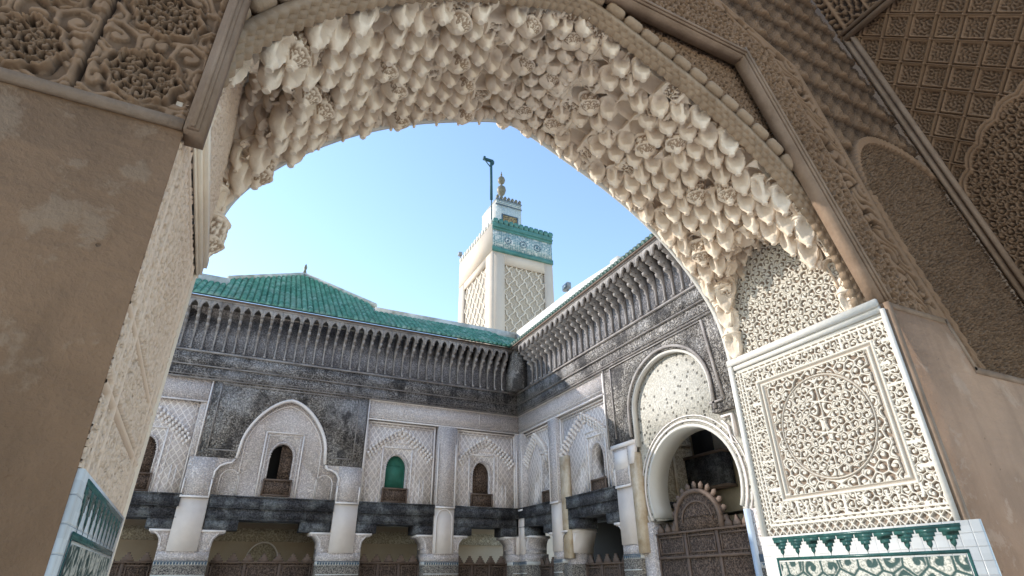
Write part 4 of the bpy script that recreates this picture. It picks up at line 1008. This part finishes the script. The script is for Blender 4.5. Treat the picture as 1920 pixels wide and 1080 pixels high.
# jambs and imposts -----------------------------------------------------------
def impost(par, x, sgn):
    m = MB()
    for (d, z0, z1) in ((.05, 1.985, 2.05), (.03, 1.93, 1.985), (.012, 1.90, 1.93)):
        xa, xb = sorted((x, x-sgn*d)); m.box(xa, xb, 2.36 if sgn > 0 else 2.28, YF_+.03, z0, z1)
    m.build('impost', 'white' if sgn > 0 else 'muq', par)
impost(ar, XR, 1); impost(ar, XL, -1)
def panel_h(y0, y1, z0, z1):
    def fn(U, Z, lab, nu, nv):
        du = (y1-y0)/nu
        px0, px1, pz0, pz1 = 2.50, 3.72, .60, 1.74        # inner square with its moulded frame
        ins = (U > px0+.10) & (U < px1-.10) & (Z > pz0+.05) & (Z < pz1-.06)
        cx, cz = (px0+px1)/2, (pz0+pz1)/2
        r = np.hypot((U-cx)/1.0, Z-cz); ang = np.arctan2(Z-cz, U-cx)
        lobe = .44+.0*ang
        fo = 2.6*np.exp(-((r-lobe)/.012)**2)-1.4*np.exp(-((np.abs(r-lobe)-.028)/.012)**2)
        fo += 1.6*np.exp(-((r-(.27+.07*np.cos(8*ang)))/.012)**2)+1.5*np.exp(-((r-(.10+.03*np.cos(8*ang)))/.011)**2)
        m1 = labyrinth(nu, nv, .062/du, 21, 26, None, False)
        m2 = labyrinth(nu, nv, .036/du, 22)
        m3 = labyrinth(nu, nv, .046/du, 23, aniso=1.35)
        big = scrolls(U, Z, .098, 27, .22, 1.3, cx)
        big = np.where(r < .43, scrolls(U, Z, .075, 26, .23, 1.2, cx), big)
        h = scrolls(U, Z, .06, 28)
        horiz = (Z > 1.74) | (Z < .60); k_ = np.where(horiz, U, Z); str_ = 1-sstep(np.abs(((k_+.012*np.sin(k_*31))/.062) % 1-.5), .13, .2); scr = np.maximum(scrolls(U, Z, .072, 29, .2), str_*(bandnoise(nu, nv, .16/du, 30) > .15))
        out = h.copy()
        # lattice strip: crossing ribs
        g1 = np.abs((((U+Z)/.075) % 1)-.5); g2 = np.abs((((U-Z)/.075) % 1)-.5); lat = 1-sstep(np.minimum(g1, g2), .07, .14)
        g3 = np.abs((((U*1.0)/.075) % 1)-.5); lat = np.maximum(lat, (1-sstep(g3, .05, .1))*.9)
        sc = (U > 2.36) & (U < 3.86) & (Z > .45) & (Z < 1.86)
        out = np.where(sc, scr, np.maximum(lat, h*.25))
        fr_ = (U > px0) & (U < px1) & (Z > pz0) & (Z < pz1)
        dd = np.minimum(np.minimum(U-px0, px1-U), np.minimum(Z-pz0, pz1-Z))
        out = np.where(fr_, .8+.5*np.sin(dd*2*np.pi/.045)*np.exp(-dd*2), out)
        out = np.where(fr_ & (dd > .085), .15, out)
        circ = np.exp(-((r-.44)/.008)**2)*.95; big = np.maximum(big*(.35+.65*(np.abs(r-.44) > .017)), circ); out = np.where(ins, big*.95, out)
        for a, b, c, d in ((2.36, 3.86, .45, 1.86), (2.34, 3.9, .42, 1.89)):
            e = np.maximum(np.maximum(a-U, U-b), np.maximum(c-Z, Z-d)); out = np.where(np.abs(e) < .009, 1.15, out)
        return out
    return fn
nu_ = .0040
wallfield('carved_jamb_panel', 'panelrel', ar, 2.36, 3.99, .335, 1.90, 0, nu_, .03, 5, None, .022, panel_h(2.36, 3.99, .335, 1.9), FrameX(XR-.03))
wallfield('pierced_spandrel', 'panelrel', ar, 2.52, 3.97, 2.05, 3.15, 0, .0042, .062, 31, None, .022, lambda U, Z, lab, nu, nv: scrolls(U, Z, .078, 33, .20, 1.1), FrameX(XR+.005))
wallfield('left_spandrel', 'leftrel', ar, 2.52, 3.97, 2.05, 3.15, 0, .007, .055, 41, None, .028, lambda U, Z, lab, nu, nv: scrolls(U, Z, .085, 41), FrameX(XL+.02, 1))
def leftjamb(U, Z, lab, nu, nv):
    du = 1.55/nu; big = scrolls(U, Z, .10, 52, .22, 1.2); h = np.where(Z > .95, big, scrolls(U, Z, .07, 53))
    for zz in (.92, .62, 1.86): h = np.where(np.abs(Z-zz) < .035, .7+.4*np.cos((Z-zz)*120), h)
    for uu in (2.40, 3.86, 2.6, 3.68): h = np.where(np.abs(U-uu) < .014, 1.1, h)
    return h
wallfield('left_jamb_panel', 'leftrel', ar, 2.255, 3.97, .335, 1.90, 0, .008, .04, 51, None, .028, leftjamb, FrameL(XL+.0, 1))
m = MB(); m.box(XL-.06, XL-.03, 2.27, 3.97, -1.6, 1.93); m.box(XR+.0, XR+.03, 2.36, 3.97, -1.6, 1.93)
m.build('jamb_core', 'muq', ar)
# white plastered arrises
m = MB(); m.box(XR-.045, XR+.03, 3.97, 4.02, .33, 1.99); m.build('jamb_arris', 'white', ar); m = MB(); m.box(XR-.045, XR+.02, 2.325, 2.355, .33, 1.95); m.build('jamb_arris', 'white', ar)
m = MB(); m.box(XR-.02, XR+.025, 2.285, 2.325, -1.6, 2.0); m.build('jamb_bead', 'brownmould', ar)
m = MB(); m.box(XL-.05, XL+.004, 3.97, 4.0, -1.6, 1.97); m.build('far_arris', 'muq', ar)
# tiled dados of the jambs
def dado(par, F, u0, u1, d, n, flip, w=1.):
    m = MB(); fbox(m, F, u0, u1, d-.03, d, -1.6, .332); m.build('tile_ground', 'tile_white', par)
    m = MB(); a0, a1 = u0+.12, u1-.14
    fbox(m, F, a0, a1, d, d+.003, .295, .318); fbox(m, F, a0, a1, d, d+.003, .132, .155)
    p = (a1-a0)/n
    for i in range(n):
        c = a0+p*(i+.5); pts = []
        st = [(.46, .295), (.46, .27), (.34, .27), (.34, .245), (.23, .245), (.23, .22), (.12, .22), (.12, .195), (.0, .17)]
        L = [(c-a*p, b) for a, b in st]; Rr = [(c+a*p, b) for a, b in st[::-1][1:]]
        prism(m, F, L+Rr, d, d+.0025)
    for i in range(n): fbox(m, F, a0+p*(i+.5)-.0015, a0+p*(i+.5)+.0015, d, d+.002, .155, .17)
    fbox(m, F, a0, a0+.02, d, d+.003, -1.6, .132); fbox(m, F, a1-.02, a1, d, d+.003, -1.6, .132)
    m.build('stepped_tiles', 'tile_dark', par)
    nu, nv = int((a1-a0-.06)/.005), 150
    U, Z = np.meshgrid(np.linspace(a0+.03, a1-.03, nu), np.linspace(-.62, .12, nv))
    lab = scrolls(U, Z, .17, 61, .17, 1.0, None, .07); fine = scrolls(U, Z, .045, 62, .2)
    k = (1-lab)*(.45+.55*fine)
    mb = MB(); hfield(mb, lambda i, j, H: _map(F, U, d+.002+H*.002, Z), nu, nv, k, k); mb.build('script_tiles', 'zellij', par, recalc=False)
dado(ar, FrameX(XR-.06), 2.2, 4.03, .0, 10, False)
dado(ar, FrameL(XL, 1), 2.262, 4.0, .012, 10, True)

# ================================================================== INTERIOR WALL FACES
lw = thing('plaster_wall', 'brown shadowed plaster wall filling the left foreground beside the carved jamb', 'wall')
m = MB(); prism(m, FrameY(2.25, 1), [(-9, -1.6), (-.382, -1.6), (-.43, .0), (-.475, 1.76), (-9, 1.76)], 0, .012); m.box(-9, XL-.06, 2.263, 2.56, -1.6, 1.76); m.build('wall_face', 'brownwall', lw)
m = MB(); m.box(-9, XL-.0, 2.232, 2.262, 1.745, 1.80); m.build('wall_ledge', 'brownmould', lw)
rw = thing('plaster_wall', 'tan plaster wall with a stepped top right of the white carved jamb', 'wall')
F2 = FrameY(2.35)
m = MB(); prism(m, F2, [(XR+.03, -1.6), (9, -1.6), (9, 1.56), (5.62, 1.56), (5.46, 1.98), (XR+.03, 1.98)], -.2, .022); m.build('wall_face', 'brownwall2', rw)
m = MB(); band(m, F2, [(XR+.0, 2.0), (5.0, 2.0), (5.47, 2.0)], .05, -.1, .03); band(m, F2, [(5.47, 2.02), (5.56, 1.8), (5.64, 1.57)], .05, -.1, .03); band(m, F2, [(5.62, 1.57), (7, 1.57), (9, 1.57)], .06, -.1, .03)
m.build('wall_ledge', 'brownmould', rw)
# timber frame
tf = thing('timber_frame', 'weathered brown timber moulding running round the stalactite arch', 'moulding')
def moulding(par, F, pts, wd, d0, name='frame_member', mat='brownmould'):
    m = MB(); band(m, F, pts, wd, d0-.12, d0); band(m, F, pts, wd*.62, d0, d0+.022); band(m, F, pts, wd*.24, d0+.022, d0+.038); return m.build(name, mat, par)
def seg(a, b, n=6): return [(a[0]+(b[0]-a[0])*i/n, a[1]+(b[1]-a[1])*i/n) for i in range(n+1)]
moulding(tf, F2, seg((-.4, 4.55), (3.77, 4.55), 10), .10, .03)
moulding(tf, F2, seg((3.72, 4.60), (4.64, 2.03), 8), .10, .032)
FLf = FrameY(2.25)
moulding(tf, FLf, seg((-.435, 1.74), (-.435, 4.6), 8), .075, .03)
# left carved panels
def leftpan(U, Z, lab, nu, nv):
    du = .9/nu; fine = sstep(labyrinth(nu, nv, .030/.0045, 72), -.3, .2); big = labyrinth(nu, nv, .10/.0045, 73)
    pu = ((U+.90) / .43) % 1; pz = ((Z-1.80)/.40) % 1
    x = (pu-.5)*.43; z = (pz-.48)*.40; r = np.hypot(x, z*1.0); a = np.arctan2(z, x); lob = .128+.010*np.cos(8*a)
    ins = r < lob
    tend = scrolls(U, Z, .062, 74, .2, 1.1); outr = scrolls(U, Z, .15, 75, .2, 1.2); h = np.where(ins, -.25+1.0*tend, .45+.5*outr+.1*np.tanh(big))
    h += .45*np.exp(-((r-lob-.008)/.008)**2)-.4*np.exp(-((r-lob-.03)/.008)**2)
    e = np.minimum(pu, 1-pu)*.43; h = np.where(e < .009, -.5, h); h += .25*np.exp(-((e-.03)/.01)**2)
    return h
lp_ = thing('carved_wall_panels', 'dark brown carved stucco panels with lobed medallions above the left plaster wall', 'wall panel')
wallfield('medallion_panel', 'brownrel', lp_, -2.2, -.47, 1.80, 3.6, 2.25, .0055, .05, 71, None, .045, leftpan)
# right carved zone
L1 = [(3.0, 5.55), (3.61, 5.34), (4.55, 4.83), (4.89, 3.78), (5.13, 2.92), (5.72, 1.58)]
L2x = lambda Z: 5.85+(5.81-Z)*.437
rp = thing('carved_wall_panels', 'brown stucco wall of diagonal bands, diamonds and smooth blind arch beside the timber frame', 'wall panel')
def rightmask(U, Z):
    bl = np.where(Z > 4.6, -9, 3.77+(4.6-Z)*(4.62-3.77)/(4.6-2.03)); return (U > bl) & (U < L2x(Z)+.05) & ((Z > 4.5) | (U > 3.7)) & ((Z > 1.93) | (U > 5.3)) & ((Z > 4.52) | (U > bl))
def rightH(U, Z, lab, nu, nv):
    du = .0088; fine = sstep(labyrinth(nu, nv, 3.2, 82), -.3, .3)
    l1x = np.interp(-Z, [-5.55, -5.34, -4.83, -3.78, -2.92, -1.58], [3.0, 3.61, 4.55, 4.89, 5.13, 5.72])
    A = U < l1x
    wv = .05*bandnoise(nu, nv, .3/du, 83); dg = ((U*.8+Z*1.25+wv)/.135) % 1; her = sstep(np.abs(dg-.5), .16, .26)*sstep(np.abs(((U*1.1-Z*.5+wv*2)/.42) % 1-.5), .02, .06); inner = scrolls(U, Z, .12, 84, .2); h = np.where(A, np.where(U < l1x-.30, inner, .1+.9*her), 0)
    # sebka: rows of raised leaning leaves
    d2 = (-(Z-5.62)/.42) % 1; d1 = ((U-4.9)/.332+(Z-5.62)/.42*.5) % 1
    seb = .15+.85*d2*np.clip(1-np.abs(d1-.5)*1.1, 0, 1); seb = seb*sstep(d1, .0, .07)*sstep(1-d1, 0, .07)+.18*np.cos((d2*3+d1*2)*2*np.pi)*.5
    B = (~A); h = np.where(B, seb+.22*(fine-.5), h)
    # blind arch
    ax, az = 5.02+.0*U, 3.0
    cxl = l1x+.10; rx = 1.05; X = (U-(cxl+rx))/rx; zt = 4.18-.0*U
    top = 3.3+.92*np.sqrt(np.clip(1-np.abs(X)**2.2, 0, 1))
    ina = (U > cxl) & (Z < top) & B
    h = np.where(ina, .0+.85*scrolls(U, Z, .065, 85, .2)*(.6+.4*fine), h)
    edge = np.minimum(np.abs(Z-top), np.abs(U-cxl)+np.where(Z > 3.3, 9, 0))
    h = np.where(B & (edge < .045) & (Z < top+.05) & (U > cxl-.05), 1.1+.12*np.cos((U+Z)*90), h)
    h = np.where(np.abs(U-l1x) < .035, 1.1, h)
    h = np.where(np.abs(U-l1x+.30) < .012, 1.0, h)
    return h
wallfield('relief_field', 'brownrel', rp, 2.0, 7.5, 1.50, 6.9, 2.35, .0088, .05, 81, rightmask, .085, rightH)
m = MB(); m.box(4.7, 9.5, 2.44, 2.5, 1.2, 8.0); m.box(XL, 5.0, 2.5, 2.56, 4.62, 8.0); m.build('backing', 'brownrel', rp)
# leaning side wall towards the camera
sw = thing('carved_side_wall', 'dark side wall with quilted diamond stucco and scalloped blind arch at upper right', 'wall panel')
def sidewall():
    du = .0085; yv0, yv1, z0, z1 = -.6, 2.36, 2.2, 5.98
    nu, nv = int((yv1-yv0)/du), int((z1-z0)/du)
    U, Z = np.meshgrid(np.linspace(yv0, yv1, nu), np.linspace(z0, z1, nv))
    fine = sstep(labyrinth(nu, nv, 4.0, 92), -.3, .3); med = scrolls(U, Z, .085, 93, .2)
    k1 = ((U+Z-7.29)/.345) % 1; k2 = ((U-Z+3.99)/.340) % 1
    e = np.minimum(np.minimum(k1, 1-k1), np.minimum(k2, 1-k2))
    h = .35+.35*fine; ee = np.minimum(k1, k2); h = np.where(e < .13, .95-.12*np.cos(e/.13*2*np.pi*2), h); h = np.where(ee < .05, 1.25, h); h = np.where((e < .05) & (ee >= .05), .1, h)
    rr = np.hypot((U-1.1)/1.33, (Z-2.9)/1.45); an = np.arctan2(Z-2.9, U-1.1); lob = 1+.028*np.abs(np.cos(an*17))
    ina = (rr < lob); h = np.where(ina, .25+.65*med, h); ed = np.abs(rr-lob-.022); h = np.where(ed < .024, 1.1-.25*(ed < .006), h)
    mb = MB(); x = L2x(Z)+.0
    hfield(mb, lambda i, j, H: (x-(H-1)*.065, U, Z), nu, nv, h, np.clip(h, 0, 1)); mb.build('quilted_relief', 'brownrel', sw, recalc=False)
sidewall()
m = MB()
def bar(mb, a, b, r):
    a, b = Vector(a), Vector(b); d = (b-a); q = d.to_track_quat('Z', 'Y').to_matrix(); pr = [(r, 0), (r, d.length)]; lathe(mb, pr, a, 4, rotm=q)
P1 = (L2x(5.9), 2.31, 5.9); P2 = (L2x(1.5), 2.31, 1.5)
for o_ in (0, .07): bar(m, (P1[0]-.03, 2.30-o_, 5.9), (P2[0]-.03, 2.30-o_, 1.5), .035)
bar(m, (P1[0]-.03, 2.3, 5.88), (P1[0]-.03, -.8, 5.88), .05); bar(m, (P1[0]-.06, 2.3, 5.95), (P1[0]-.06, -.8, 5.95), .035)
m.build('corner_moulding', 'brownmould', sw)
uw = thing('carved_upper_wall', 'dark geometric stucco strip at the very top above the quilted side wall', 'wall panel')
def upper():
    du = .014; nu, nv = int(3.0/du), int(1.4/du)
    U, Z = np.meshgrid(np.linspace(-.6, 2.36, nu), np.linspace(5.95, 7.35, nv)); lab = sstep(labyrinth(nu, nv, .07/du, 95), -.2, .2)
    g = np.abs((((U)/.3) % 1)-.5) < .06; h = np.where(g, 1.1, lab*.8)
    mb = MB(); hfield(mb, lambda i, j, H: (L2x(Z)-.0-(H-1)*.04, U, Z), nu, nv, h, np.clip(h, 0, 1)); mb.build('upper_relief', 'brownrel', uw, recalc=False)
upper()
